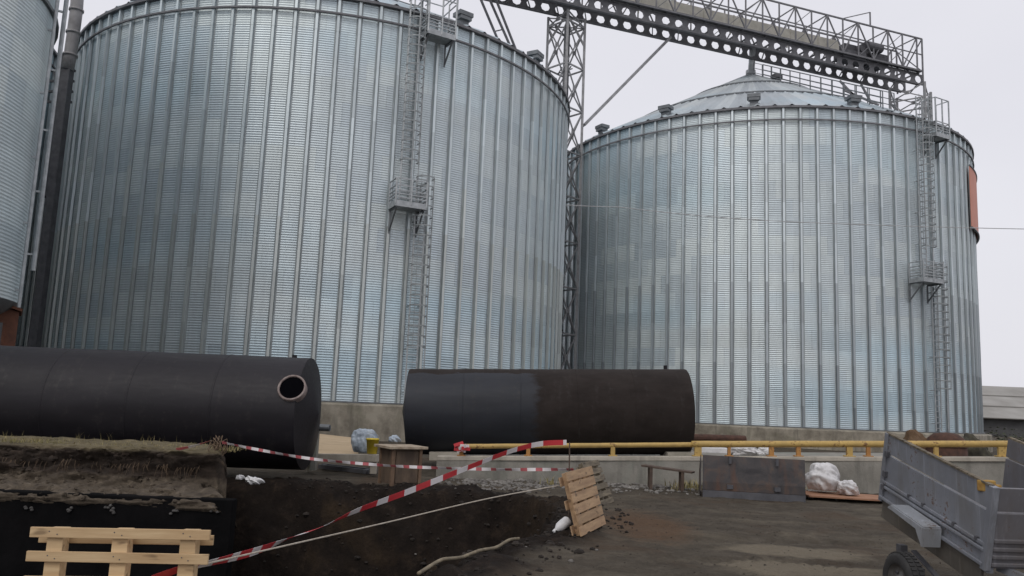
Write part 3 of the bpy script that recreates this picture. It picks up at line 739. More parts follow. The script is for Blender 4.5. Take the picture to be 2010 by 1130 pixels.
# ------------------------------------------------------------------ elevator leg and spout in the gap
el = thing('bucket_elevator', 'tall grey grain elevator leg with a slanting spout, behind the brown cabin', 'grain elevator', (0, 0, 0))
pa = (P(108, 400, 35.5) + P(131, 112, 35.5)) / 2; zl = P(131, 104, 35.5).z
b = MB(); b.box((pa.x, pa.y, zl / 2 - 0.1), (0.34, 0.4, zl + 0.2)); b.box((pa.x + 0.0, pa.y, 0.9), (0.8, 0.8, 1.8)); b.build('leg_casing', M['steel_dk'], el)
q0 = P(138, 108, 35.5); q1 = P(150, 20, 35.5); q2 = P(160, -120, 35.5)
b = MB(); b.tube([q0 - Vector((0.05, 0, 0.7)), q0, q1, q2], 0.27, 14)
for t in (0.0, 0.5, 1.0):
    p = q0.lerp(q1, t); d = (q1 - q0).normalized(); b.tube([p - d * 0.05, p + d * 0.05], 0.32, 14)
b.build('spout', M['duct'], el, True)
b = MB(); c = P(128, 135, 35.5)
for i in range(4): b.bar(c + Vector((-1.2, 0.3, -0.5 * i)), c + Vector((0.3, 0.3, -0.5 * i + 0.05)), 0.10)
for i in range(3): b.bar(c + Vector((-1.1 + 0.45 * i, 0.3, 0)), c + Vector((-0.8 + 0.45 * i, 0.3, -1.5)), 0.09)
b.bar(c + Vector((-0.1, 0, 0.7)), c + Vector((-0.15, 0, -6)), 0.3)
b.build('bracing', M['steel_dk'], el)

ck = P(33, 650, 24)
cab = thing('cabin', 'red brown steel cabin with a small dark window beside the close silo', 'cabin', (ck.x, 24.0, 0), math.radians(31))
zt = P(33, 610, 24).z
b = MB(); b.box((-1.3, 0.9, (zt - 0.03) / 2 - 0.1), (2.6, 1.8, zt + 0.17)); b.build('body', M['rustbrown'], cab)
b = MB(); b.quad_prism([(-2.7, -0.15, zt + 0.75), (0.06, -0.15, zt - 0.02), (0.06, 1.95, zt - 0.02), (-2.7, 1.95, zt + 0.75)], 0.08); b.build('roof', M['rustbrown'], cab)
b = MB(); b.quad_prism([(-2.6, -0.002, zt - 0.3), (0, -0.002, zt - 0.3), (0, -0.002, zt - 0.03), (-2.6, -0.002, zt + 0.72)], -0.1); b.build('gable', M['rustbrown'], cab)
wn = MB(); wn.box((-0.62, -0.012, zt - 0.75), (0.5, 0.03, 0.75)); win = wn.build('window', M['glass_dk'], cab)
wf = MB()
for sx in (-0.29, 0.29): wf.box((-0.62 + sx, -0.03, zt - 0.75), (0.08, 0.06, 0.91))
for sz in (-0.415, 0.415): wf.box((-0.62, -0.03, zt - 0.75 + sz), (0.5, 0.06, 0.08))
wf.build('frame', M['rustbrown'], win)

# ------------------------------------------------------------------ conveyor bridge
GD = Vector((0.9363, 0.3512, 0)); GN = Vector((-0.3512, 0.9363, 0)); G0 = Vector((-2.25, 49.84, 0))
ZB = 27.6
def gp(t, n, z): return G0 + GD * t + GN * n + Vector((0, 0, z))
T0, T1 = -12.0, 34.95
br = thing('conveyor_bridge', 'long steel conveyor bridge with round holed beams and lattice sides above the silos', 'conveyor', gp(0, -0.8, ZB))
BO = br.location.copy()
def beam(n):
    q = MB(); pitch = 1.03; H = 0.86; r = 0.30; t = T0
    while t < T1 - 0.01:
        c = t + pitch / 2
        cell = [(t, 0), (c, 0), (t + pitch, 0), (t + pitch, H / 2), (t + pitch, H), (c, H), (t, H), (t, H / 2)]
        hole = [(c + r * sx * 1.08, H / 2 + r * sz) for sx, sz in ((-.7, -.72), (0, -1), (.7, -.72), (1, 0), (.7, .72), (0, 1), (-.7, .72), (-1, 0))]
        for side in (0, 1):
            off = n + (0.02 if side else -0.02)
            o = len(q.v)
            for x, z in cell + hole: q.v.append(tuple(gp(x, off, ZB + z) - BO))
            for i in range(8):
                j = (i + 1) % 8; fc = (o + i, o + j, o + 8 + j, o + 8 + i)
                q.f.append(fc if side == 0 else fc[::-1]); q.mi.append(0)
        o2 = len(q.v) - 32
        for i in range(8):
            j = (i + 1) % 8; q.f.append((o2 + 8 + i, o2 + 8 + j, o2 + 24 + j, o2 + 24 + i)); q.mi.append(0)
        t += pitch
    q.bar(gp(T0, n, ZB - 0.01) - BO, gp(T1, n, ZB - 0.01) - BO, 0.24, 0.03); q.bar(gp(T0, n, ZB + H + 0.01) - BO, gp(T1, n, ZB + H + 0.01) - BO, 0.24, 0.03)
    q.build('beam', M['beam'], br)
beam(0.0); beam(-1.7)
ZD = ZB + 0.9
q = MB(); t = T0 + 0.5
while t < T1:
    q.bar(gp(t, -2.1, ZD + 0.06) - BO, gp(t, 0.4, ZD + 0.06) - BO, 0.10, 0.10)
    if int(t * 10) % 3 == 0: q.bar(gp(t, -1.7, ZB + 0.1) - BO, gp(t + 1.0, 0, ZB + 0.1) - BO, 0.07)
    t += 1.03
q.build('cross_joists', M['beam'], br)
q = MB(); q.bar(gp(T0, -1.85, ZD + 0.14) - BO, gp(T1, -1.85, ZD + 0.14) - BO, 0.5, 0.03); q.bar(gp(T0, 0.1, ZD + 0.14) - BO, gp(T1, 0.1, ZD + 0.14) - BO, 0.6, 0.03)
q.build('walkway', M['steel'], br)
q = MB(); q.bar(gp(T0, -0.9, ZD + 1.0) - BO, gp(27.5, -0.9, ZD + 1.0) - BO, 0.8, 0.72)
t = T0
while t < 27.5: q.bar(gp(t, -0.9, ZD + 1.0) - BO, gp(t + 0.06, -0.9, ZD + 1.0) - BO, 0.88, 0.8); q.bar(gp(t, -0.9, ZD + 0.1) - BO, gp(t, -0.9, ZD + 0.7) - BO, 0.1); t += 2.5
q.build('conveyor_trough', M['trough'], br)
def truss(n):
    q = MB(); zt = EYE + 29.5; zb = ZD + 0.05; zm = zb + 1.35
    for z, w in ((zt, 0.10), (zm, 0.07), (zb, 0.09)): q.bar(gp(T0, n, z) - BO, gp(T1, n, z) - BO, w)
    t = T0; i = 0; st = 1.45
    while t <= T1 + 0.01:
        q.bar(gp(t, n, zb) - BO, gp(t, n, zt) - BO, 0.095)
        if t + st <= T1 + 0.01:
            if i % 2: q.bar(gp(t, n, zb) - BO, gp(t + st, n, zt) - BO, 0.08)
            else: q.bar(gp(t, n, zt) - BO, gp(t + st, n, zb) - BO, 0.08)
            if i % 2 == 0: q.bar(gp(t, n, zb) - BO, gp(t + st, n, zm) - BO, 0.05)
            if i % 3 == 0: q.bar(gp(t, n, zm) - BO, gp(t + st, n, zt) - BO, 0.05)
        t += st; i += 1
    q.bar(gp(T1, n, ZB) - BO, gp(T1, n, zt) - BO, 0.1)
    q.build('lattice_side', M['steel'], br)
truss(-2.1); truss(0.4)
q = MB(); zt = EYE + 29.5
for i, t in enumerate(np.arange(T0, T1 + 0.1, 2.9)):
    q = MB(); q.bar(gp(t, -2.1, zt) - BO, gp(t, 0.4, zt) - BO, 0.07); q.build('top_tie', M['steel'], br)
q = MB()
q.bar(gp(T1, -2.1, zt) - BO, gp(T1, 0.4, ZB + 0.9) - BO, 0.07); q.bar(gp(T1, 0.4, zt) - BO, gp(T1, -2.1, ZB + 0.9) - BO, 0.07)
q.build('end_brace', M['steel'], br)
q = MB()
Rg = Matrix.Rotation(math.atan2(GD.y, GD.x), 3, 'Z')
q.box(gp(29.3, -0.8, ZD + 0.75) - BO, (2.6, 1.1, 1.1), Rg); q.box(gp(31.2, -1.0, ZD + 0.5) - BO, (1.6, 1.4, 0.8), Rg); q.box(gp(28.4, -1.5, ZD + 0.2) - BO, (2.2, 0.9, 0.6), Rg)
q.tube([gp(29.6, -1.9, ZD + 1.15) - BO, gp(31.0, -1.9, ZD + 1.15) - BO], 0.33, 14); q.tube([gp(29.4, -1.9, ZD + 0.9) - BO, gp(29.4, -0.4, ZD + 0.9) - BO], 0.42, 16)
q.build('drive_unit', M['steel_dk'], br)
q = MB(); q.bar(gp(29.8, -2.1, zt) - BO, gp(29.8, -2.1, zt + 1.1) - BO, 0.09); q.bar(gp(29.8, -2.1, zt + 1.1) - BO, gp(27.2, -2.1, zt + 0.05) - BO, 0.06)
q.build('davit', M['steel'], br)
# inlet spout down to the far roof
top = Vector((C2[0], C2[1], ZB + 0.5)) - BO
q = MB(); q.tube([top + Vector((0, -0.5, 0.4)), top + Vector((0, -0.3, -0.6)), Vector((C2[0], C2[1], APEX2 - 0.1)) - BO], 0.24, 14)
q.tube([Vector((C2[0], C2[1], APEX2 + 0.2)) - BO, Vector((C2[0], C2[1], APEX2 + 0.55)) - BO], 0.36, 14)
q.build('inlet_spout', M['zinc_part'], br, True)
# slanting struts
s0 = P(1146, 246, 52.0); s1 = gp((1300 - 1050) / 1.0 * 0 + 13.4, -0.3, ZB + 0.05)
q = MB()
for n in (-0.14, 0.14): q.bar(s0 + GN * n - BO, s1 + GN * n - BO, 0.13, 0.16)
q.build('strut', M['steel_lt'], br)
q = MB()
for (ta, xb) in ((-1.6, 985), (-0.6, 1004), (-0.1, 1012)):
    a = gp(ta, -1.7 + 0.6 * (ta > -1), ZB); bb = P(xb, 96, 50.5)
    q.bar(a - BO, bb - BO, 0.12)
q.bar(P(968, 62, 50.3) - BO, P(985, 58, 50.3) - BO, 0.06)
q.build('trestle', M['steel'], br)
q = MB()
for (u0, v0, u1, v1, Y) in ((1648, 158, 1700, 212, 58.5), (1690, 165, 1712, 205, 59.5), (1655, 176, 1725, 206, 58.5)):
    q.bar(P(u0, v0, Y) - BO, P(u1, v1, Y) - BO, 0.13)
q.build('trestle', M['steel'], br)

# ------------------------------------------------------------------ lattice towers
def tower(label, c, half, z1, panel, rotz, z0=0.0, flare=0.0):
    t = thing('lattice_tower', label, 'lattice tower', (c[0], c[1], z0), rotz, 'lattice towers under the conveyor bridge')
    H = z1 - z0; cs = [(-half, 0), (0, -half), (half, 0), (0, half)]
    for x, y in cs:
        q = MB(); q.bar((x, y, 0), (x, y, H), 0.16); q.build('leg', M['steel_lt'], t)
    q = MB()
    for i in range(4):
        a = Vector((*cs[i], 0)); b = Vector((*cs[(i + 1) % 4], 0)); z = 0.3
        while z < H - 0.2:
            zt = min(z + panel, H - 0.05)
            q.bar(a + Vector((0, 0, z)), b + Vector((0, 0, z)), 0.09)
            q.bar(a + Vector((0, 0, z)), b + Vector((0, 0, zt)), 0.075); q.bar(b + Vector((0, 0, z)), a + Vector((0, 0, zt)), 0.075)
            m = (a + b) / 2 + Vector((0, 0, (z + zt) / 2)); n = (b - a).normalized()
            q.bar(m - n * 0.16, m + n * 0.16, 0.30, 0.03, n.cross(Vector((0, 0, 1))))
            z = zt
    q.build('bracing', M['steel_lt'], t)
    return t
tw = tower('tall grey lattice tower standing in the gap between the two biggest silos', (2.95, 51.76), 1.24, 27.55, 2.95, 0.0)
q = MB(); o = tw.location
for zz in np.arange(3, 26.5, 2.95):
    q.bar((-0.5, 0.1, zz), (0.5, 0.1, zz + 0.4), 0.06)
    q.tube([(-0.45, 0.2, zz), (-0.2, 0.2, zz + 0.5), (0.1, 0.2, zz + 0.1), (0.4, 0.2, zz + 0.6)], 0.05, 6)
q.tube([(0.15, 0.1, 0), (0.15, 0.1, 27)], 0.12, 8)
q.build('cable_riser', M['steel_dk'], tw)
for sx in (-1, 1):
    q = MB(); q.bar((sx * 1.24, 0, 25.6), (sx * 0.2, 0, 27.55), 0.13); q.bar((0, sx * 1.24, 25.6), (0, sx * 0.2, 27.55), 0.13); q.build('knee_brace', M['steel_lt'], tw)
e = gp(35.0, -0.8, 0)
tw2 = tower('lattice tower carrying the outer end of the conveyor bridge beyond the far silo', (e.x, e.y), 1.75, 27.5, 2.6, math.radians(8))

# ------------------------------------------------------------------ cable strung across
q = MB()
def sag(a, b, s, n=14): return [a.lerp(b, i / n) - Vector((0, 0, s * 4 * (i / n) * (1 - i / n))) for i in range(n + 1)]
pts = sag(P(1112, 402, 40.5), P(1215, 406, 41.0), 0.02, 5) + sag(P(1215, 406, 41.0), P(1600, 437, 42.0), 0.12, 12)[1:] + sag(P(1600, 437, 42.0), P(2300, 452, 46.0), 0.1, 10)[1:]
q.tube(pts, 0.022, 5)
tag(q.build('cable', M['cable']), 'thin cable strung across the far silo and out past its edge', 'cable')

# ------------------------------------------------------------------ black tanks
def tank(name, label, cx, cy, cz, r, length, tilt, m, cone=(0.16, 0.16), group=None):
    t = thing(name, label, 'storage tank', (cx, cy, cz), 0, group); t.rotation_euler = (0, tilt, 0)
    b = MB(); n = 72; h = length / 2; T = Matrix.Rotation(pi / 2, 4, 'Y')
    body = []; ns = max(2, int(round(length / 1.55)))
    for i in range(ns):
        x0 = -h + length * i / ns; x1 = -h + length * (i + 1) / ns
        body += [(r, x0 + 0.02)] + [(r, x0 + (x1 - x0) * k / 6) for k in range(1, 6)] + [(r, x1 - 0.02), (r + 0.007, x1 - 0.012), (r + 0.007, x1 + 0.012)]
    prof = [(0.0, -h - cone[0]), (r * 0.5, -h - cone[0] * 0.5), (r * 0.995, -h - 0.012), (r, -h)] + body[:-2] + [(r, h), (r * 0.995, h + 0.012), (r * 0.5, h + cone[1] * 0.5), (0.0, h + cone[1])]
    b.lathe(prof, n, T)
    va = np.array(b.v); th = np.arctan2(va[:, 2], va[:, 1]); dn = 0.012 * fbm(va[:, 0] * 0.8, th * 1.6 + 5, 91) + 0.006 * fbm(va[:, 0] * 2.6, th * 4, 95); rr0 = np.hypot(va[:, 1], va[:, 2])
    kk = 1 + dn * (rr0 > r * 0.5); b.v = [(p[0], p[1] * q_, p[2] * q_) for p, q_ in zip(b.v, kk)]
    o = b.build('shell', m, t, True)
    for p in o.data.polygons:
        if abs(p.normal.x) > 0.5: p.use_smooth = False
    es = o.modifiers.new('split', 'EDGE_SPLIT'); es.split_angle = math.radians(35)
    return t, o
GT = 'black bitumen coated tanks'
r1 = 1.10; Y1 = 16.4
e1 = P(612, 706, Y1); cz1 = (P(612, 706, Y1).z + P(606, 920, Y1 - 0.15).z) / 2
L1 = 9.4
t1, sh1 = tank('storage_tank', 'black tank with a round open manhole, lying behind the grassy soil bank', e1.x - L1 / 2, Y1, 1.35, r1, L1, 0.0, M['bitumen'], (0.2, 0.22), GT)
# manhole
mh = P(574, 764, Y1 - 0.95); ang = math.radians(26)
T = Matrix.Translation((mh.x - t1.location.x, 0, 0)) @ Matrix.Rotation(pi / 2 - ang, 4, 'X')
q = MB(); q.lathe([(0.228, 0.98), (0.228, 1.13), (0.265, 1.13), (0.265, 0.98)], 40, T); q.build('manhole', M['flange'], t1, True)
q = MB(); q.lathe([(0.0, 1.104), (0.227, 1.104)], 40, T); q.build('dark_disc', M['hole'], t1)  # black disc laid over the closed shell as painted interior dark
q = MB(); x_ = P(578, 703, Y1).x - t1.location.x; q.tube([(x_, 0, 1.05), (x_, 0, 1.15)], 0.05, 8); q.build('fitting', M['bitumen'], t1)
for xx in (-3.6, 2.0):
    q = MB(); q.box((xx, 0, -1.12), (0.45, 1.3, 0.42)); q.build('saddle', M['wood_old'], t1)

Y2 = 21.5
l2 = P(803, 807, Y2); r2_ = P(1347, 807, Y2); 
cl = P(805, 807, Y2); cr = P(1345, 807.5, Y2)
mid = (cl + cr) / 2; tl = math.atan2(cr.z - cl.z, cr.x - cl.x); L2 = (cr - cl).length
t2, sh2 = tank('storage_tank', 'black tank with a brown half and a blue grey half, behind the yellow rail', mid.x, Y2, mid.z, 1.10, L2, -tl, M['bitumen2'], (0.2, 0.12), GT)
q = MB(); q.tube([(3.1, 0, 1.05), (3.1, 0, 1.2)], 0.05, 8); q.build('fitting', M['bitumen'], t2)
for xx in (-2.6, 3.35):
    q = MB(); q.box((xx, -0.25, -1.10), (0.8, 1.1, 0.2)); q.build('saddle', M['kerbtop'], t2)

# ------------------------------------------------------------------ ramp wall and rail
YW = 19.0
def walltop(x):
    a = P(905, 895, YW); b = P(1980, 897, YW); return a.z + (b.z - a.z) * (x - a.x) / (b.x - a.x)
xL = P(858, 890, YW).x; xR = P(1980, 897, YW).x
rw = thing('ramp_wall', 'long low concrete wall under the yellow rail, with a pale top edge', 'wall', (xL, YW, 0))
q = MB(); n = 40
for i in range(n + 1):
    x = xL + (xR - xL) * i / n; z = walltop(x)
    for (yy, zz) in ((0, -0.4), (0.0, z - 0.10), (0.22, z - 0.10), (0.22, -0.4)): q.v.append((x - xL, yy + 0.02 * math.sin(x * 1.3), zz))
for i in range(n):
    for k in range(3): q.f.append((4 * i + k, 4 * i + 4 + k, 4 * i + 5 + k, 4 * i + k + 1)); q.mi.append(0)
q.f += [(0, 1, 2, 3), (4 * n + 3, 4 * n + 2, 4 * n + 1, 4 * n)]; q.mi += [0, 0]
q.build('wall_face', M['kerb'], rw)
q = MB(); q.bar((0, 0.12, walltop(xL) - 0.05), (xR - xL, 0.12, walltop(xR) - 0.05), 0.30, 0.10); q.build('coping', M['kerbtop'], rw, bevel=0.015)
# deck of the ramp behind it
q = MB()
q.quad_prism([(xL, YW + 0.25, walltop(xL) - 0.16), (xR, YW + 0.25, walltop(xR) - 0.16), (xR, YW + 6, walltop(xR) - 0.25), (xL, YW + 6, walltop(xL) - 0.22)], -1.6)
tag(q.build('ramp', M['kerb']), kind='structure')

def rail_run(label, u0, v0, u1, v1, posts, r, cat='guard rail'):
    a = P(u0, v0, YW + 0.1); b = P(u1, v1, YW + 0.1)
    t = thing('guard_rail', label, cat, (a.x, YW + 0.1, a.z), 0, 'yellow guard rails on the ramp wall')
    q = MB(); n = 24
    q.tube([Vector((0, 0, 0)).lerp(b - a, i / n) + Vector((0, 0, 0.0015 * math.sin(i * 1.7))) for i in range(n + 1)], r, 10); q.build('top_rail', M['yellow'], t, True)
    for u, w, m in posts:
        x = P(u, 880, YW + 0.1).x; zt = a.z + (b.z - a.z) * (x - a.x) / (b.x - a.x)
        q = MB(); zb = walltop(x)
        q.box((x - a.x, 0, (zt + zb) / 2 - a.z), (w, 0.07, zt - zb)); q.box((x - a.x, 0, zb + 0.012 - a.z), (w + 0.1, 0.16, 0.024))
        q.build('post', M[m], t, bevel=0.006)
    return t
ra = rail_run('thinner yellow guard rail in front of the brown and blue grey tank', 898, 876, 1362, 872.5, [(906, 0.09, 'rust_yellow'), (1037, 0.09, 'rust_yellow'), (1203, 0.10, 'yellow')], 0.055)
rb = rail_run('thicker yellow guard rail running from the tank to the grey trailer', 1358, 871.5, 1984, 871, [(1370, 0.16, 'yellow'), (1431, 0.07, 'rust_yellow'), (1514, 0.11, 'rust_yellow'), (1567, 0.10, 'rust_yellow'), (1667, 0.14, 'yellow'), (1704, 0.09, 'rust_yellow'), (1795, 0.09, 'rust_yellow'), (1837, 0.10, 'yellow'), (1967, 0.20, 'yellow')], 0.075)
# wad of warning tape tied on the end post
q = MB(); c = P(908, 876, YW - 0.05)
for k in range(9):
    a = random.uniform(0, pi); p = c + Vector((random.uniform(-.12, .12), random.uniform(-.06, .04), random.uniform(-.08, .08)))
    q.cur = k % 2
    q.box(p, (0.22, 0.02, 0.075), Matrix.Rotation(random.uniform(-.5, .5), 3, 'Y') @ Matrix.Rotation(random.uniform(-.6, .6), 3, 'Z'))
tag(q.build('warning_tape', [M['tape_red'], M['tape_white']]), 'wad of red and white tape knotted on the end post of the yellow rail', 'tape')

# ------------------------------------------------------------------ soil bank with black wall
xb0, xb1 = -14.0, WALL_X + 0.16
nxs = 170; xs = np.linspace(xb0, xb1, nxs)
prof = [(12.46, -0.10), (12.38, -0.01), (12.36, 0.05), (12.42, 0.11), (12.70, 0.15), (12.95, 0.19), (13.15, 0.24), (13.24, 0.32), (13.27, 0.44), (13.26, 0.56), (13.20, 0.66), (13.22, 0.72), (13.36, 0.76), (13.6, 0.78), (13.9, 0.79), (14.2, 0.80), (14.5, 0.80), (14.75, 0.74), (14.9, 0.5), (15.0, 0.2), (15.05, -0.3)]
# resample the profile finer
pp = []
for i in range(len(prof) - 1):
    for k in range(4):
        t = k / 4; pp.append((prof[i][0] * (1 - t) + prof[i + 1][0] * t, prof[i][1] * (1 - t) + prof[i + 1][1] * t))
pp.append(prof[-1]); pp = np.array(pp)
Xb, K = np.meshgrid(xs, np.arange(len(pp)), indexing='ij')
Yb = pp[K, 0]; Zb = pp[K, 1]
s_ = K * 0.09
nz1 = fbm(Xb * 0.9, s_ * 1.2, 5); nz2 = fbm(Xb * 3.2, s_ * 3.2, 8); nz3 = fbm(Xb * 9, s_ * 9, 15, 3)
face = np.where(Yb < 14.8, 1.0, 0.3)
face = face * np.where(K > 44, 0.55, 1.0) * np.where(K < 14, 0.45, 1.0)
Yb = Yb - (0.12 * nz1 + 0.15 * nz2 + 0.09 * nz3) * face + 0.10 * np.sin(Xb * 0.7) * 0.5 * face
Zb = Zb + (0.04 * nz1 + 0.05 * nz2 + 0.05 * nz3) * face
# the end is cut back slantwise
Xe = xb1 - (Yb - 12.5) * 0.37; Xb = xb0 + (Xb - xb0) * (Xe - xb0) / (xb1 - xb0)
# and crumbles away
endf = np.broadcast_to(sstep(xb1 - 0.55, xb1, xs)[:, None], Xb.shape)
e_ = np.broadcast_to(np.clip((xs - (xb1 - 0.22)) / 0.22, 0, 1)[:, None], Xb.shape)
sc_ = np.sqrt(np.clip(1 - e_ ** 2.2, 0.0, 1)) * (1 - 0.15 * e_ * (nz2 + 0.3))
Zb = -0.35 + (Zb + 0.35) * (0.06 + 0.94 * sc_); Yb = 13.0 + (Yb - 13.0) * (0.3 + 0.7 * sc_)
Xb = Xb + endf * (0.10 * nz1 + 0.16 * nz2 + 0.08 * nz3)
bank = np_grid('soil_bank', np.stack([Xb, Yb, Zb], -1), M['bank'])
bm_ = bank.data; 
import bmesh
bm = bmesh.new(); bm.from_mesh(bm_); bm.verts.ensure_lookup_table(); npf = len(pp)
last = [bm.verts[(nxs - 1) * npf + k] for k in range(npf)]
cen = sum((v.co for v in last), Vector()) / npf + Vector((0.10, 0, -0.1)); cv = bm.verts.new(cen)
for k in range(npf - 1): bm.faces.new((last[k], last[k + 1], cv))
bm.faces.new((last[-1], last[0], cv))
bmesh.ops.recalc_face_normals(bm, faces=bm.faces[:])
bm.to_mesh(bm_); bm.free()
tag(bank, kind='structure')
xw = P(455, 1010, WALL_Y - 0.09).x
q = MB(); q.box(((xb0 + xw) / 2, WALL_Y + 0.02, -0.92), (xw - xb0, 0.22, 2.1))
bw = q.build('retaining_wall', M['blackwall'], bevel=0.02)
tag(bw, 'black coated wall at the side of the pit under the soil bank', 'retaining wall')
# lumps of dried mortar stuck on the wall
q = MB()
for (u, v) in ((57, 998), (134, 1003), (214, 999), (229, 1002), (342, 1008), (420, 1000)):
    c = P(u, v, WALL_Y - 0.1)
    for k in range(4):
        T = Matrix.Translation(c + Vector((random.uniform(-.06, .06), 0, random.uniform(-.05, .05))))
        q.lathe([(0, -0.02), (0.022, -0.01), (0.028, 0.0), (0.018, 0.02), (0, 0.026)], 7, T)
q.build('mortar_lumps', M['lump'], bw)

# clods and roots in the face of the bank
q = MB()
for _ in range(900):
    i = random.randrange(nxs - 12); k = random.choice(range(8, 44)); p = Vector((Xb[i, k], Yb[i, k], Zb[i, k]))
    if p.x < -11.5: continue
    sz = abs(random.gauss(0, .022)) + 0.006; vs = []
    for th in (0.0, 0.8, 1.6, 2.4, pi):
        for j in range(6):
            r_ = sz * random.uniform(.6, 1.25); vs.append(p + Vector((r_ * math.sin(th) * math.cos(j * pi / 3) * 1.3, r_ * math.sin(th) * math.sin(j * pi / 3), r_ * math.cos(th) * .8)))
    q.add(vs, [(a * 6 + j, a * 6 + (j + 1) % 6, a * 6 + 6 + (j + 1) % 6, a * 6 + 6 + j) for a in range(4) for j in range(6)])
tag(q.build('bank_clods', M['bank']), 'crumbs of earth sticking out of the soil bank face', 'soil', None, 'stuff')
q = MB()
for _ in range(240):
    i = random.randrange(nxs - 8); p = Vector((Xb[i, 34], Yb[i, 34] - 0.01, Zb[i, 34])); h = random.uniform(.04, .22); dx_ = random.gauss(0, .04)
    q.tube([p + Vector((0, 0.03, 0.03)), p + Vector((dx_ * .4, -0.03, -h * .3)), p + Vector((dx_, -0.02 + random.gauss(0, .02), -h))], [0.004, 0.003, 0.0015], 4)
tag(q.build('hanging_roots', M['twig']), 'thin roots hanging from the turf of the soil bank', 'roots', None, 'stuff')

# grass along the bank
def blades(name, m, pts, h0, h1, lean=0.5, w=0.006, label=None):
    v = []; fc = []
    for (x, y, z) in pts:
        h = random.uniform(h0, h1); a = random.uniform(0, 2 * pi); l = random.uniform(0, lean) * h; ww = w * random.uniform(.6, 1.5)
        d = Vector((math.cos(a), math.sin(a), 0)); s_ = Vector((-d.y, d.x, 0)) * ww; b0 = Vector((x, y, z - 0.02))
        o = len(v); m1 = b0 + d * l * 0.3 + Vector((0, 0, h * 0.55)); m2 = b0 + d * l + Vector((0, 0, h))
        v += [b0 - s_, b0 + s_, m1 - s_ * .7, m1 + s_ * .7, m2]; fc += [(o, o + 1, o + 3, o + 2), (o + 2, o + 3, o + 4)]
    q = MB(); q.add(v, fc); ob = q.build(name, m); tag(ob, label, 'grass' if label else None, None, 'stuff'); return ob
pts = []
for i in range(5200):
    x = random.uniform(-11, -4.45); y = random.uniform(13.45, 14.5)
    if vnoise(np.array([x * 1.3]), np.array([y * 1.3]), 77)[0] < -0.1 and random.random() < 0.8: continue
    k = 1.0 if x < -5.9 else 0.45
    if random.random() > k: continue
    z = 0.76 + 0.05 * random.random(); pts.append((x, y, z - 0.02))
blades('dry_grass', M['grass'], pts, 0.02, 0.075, 1.2, 0.005, 'dry yellow grass along the top of the soil bank')
tall = [(random.choice([-6.2, -6.25, -6.1, -5.75, -5.2, -7.4, -8.6, -6.9]) + random.gauss(0, .1), 14.3 + random.gauss(0, .1), 0.78) for _ in range(45)]
blades('dry_grass', M['grass'], tall, 0.08, 0.22, 0.6, 0.003, 'taller dry grass stalks standing up from the soil bank')
# weeds at the foot of the wall
wp = []
for cx_, n_ in ((4.05, 60), (3.75, 30), (4.3, 40), (6.4, 12), (1.0, 20)):
    for _ in range(n_): wp.append((cx_ + random.gauss(0, .12), 18.3 + random.gauss(0, .18), 0.0))
blades('weeds', M['grass'], wp, 0.06, 0.28, 0.9, 0.012, 'yellowish weeds at the foot of the wall by the bench')

# ------------------------------------------------------------------ rubble and clods
def rock(q, c, s):
    vs = []; rings = 4; n = 6
    for i in range(rings + 1):
        th = pi * i / rings
        for k in range(n):
            ph = 2 * pi * k / n; r = s * random.uniform(.7, 1.2)
            vs.append(Vector(c) + Vector((r * math.sin(th) * math.cos(ph), r * math.sin(th) * math.sin(ph), 0.65 * s * math.cos(th) * random.uniform(.8, 1.1))))
    fs = []
    for i in range(rings):
        for k in range(n): fs.append((i * n + k, i * n + (k + 1) % n, (i + 1) * n + (k + 1) % n, (i + 1) * n + k))
    q.add(vs, fs)
q = MB()
for _ in range(900):
    x = random.uniform(-0.9, 7.2); y = random.uniform(18.0, 18.98) if random.random() < .75 else random.gauss(17.7, .35)
    rock(q, (x, y, GZ(x, y) + 0.01), abs(random.gauss(0, .028)) + 0.012)
for _ in range(350):
    x = random.uniform(-1.4, 1.0); y = random.uniform(16.4, 18.9); rock(q, (x, y, GZ(x, y) + 0.008), abs(random.gauss(0, .022)) + 0.01)
tag(q.build('rubble', M['stone']), 'pale broken rubble strewn along the foot of the ramp wall', 'rubble', None, 'stuff')
q = MB(); cnt = 0
while cnt < 1100:
    x = random.uniform(-4.2, 2.2); y = random.uniform(6.6, 16.6)
    xr = float(np.interp(y, PIT_Y, PIT_X)); d = min(xr - x, 15.9 - y)
    if d < -1.1 or (x < WALL_X + .1 and y > WALL_Y - .2): continue
    if random.random() > math.exp(-abs(d - 0.1) / 0.9): continue
    rock(q, (x, y, GZ(x, y) + 0.01), abs(random.gauss(0, .020)) + 0.008); cnt += 1
for _ in range(1100):
    x = random.uniform(-.5, 6); y = random.uniform(8.2, 17); rock(q, (x, y, GZ(x, y)), abs(random.gauss(0, .006)) + 0.003)
tag(q.build('soil_clods', M['clod']), 'loose dark clods of earth along the lip of the pit', 'soil', None, 'stuff')
q = MB()
for _ in range(36):
    x = random.uniform(-4.0, 1.2); y = random.uniform(7.5, 15.9)
    rock(q, (x, y, GZ(x, y) + 0.01), random.uniform(.012, .034))
tag(q.build('pale_stones', M['stone']), 'pale stones scattered over the dark pit soil', 'stones', None, 'stuff')

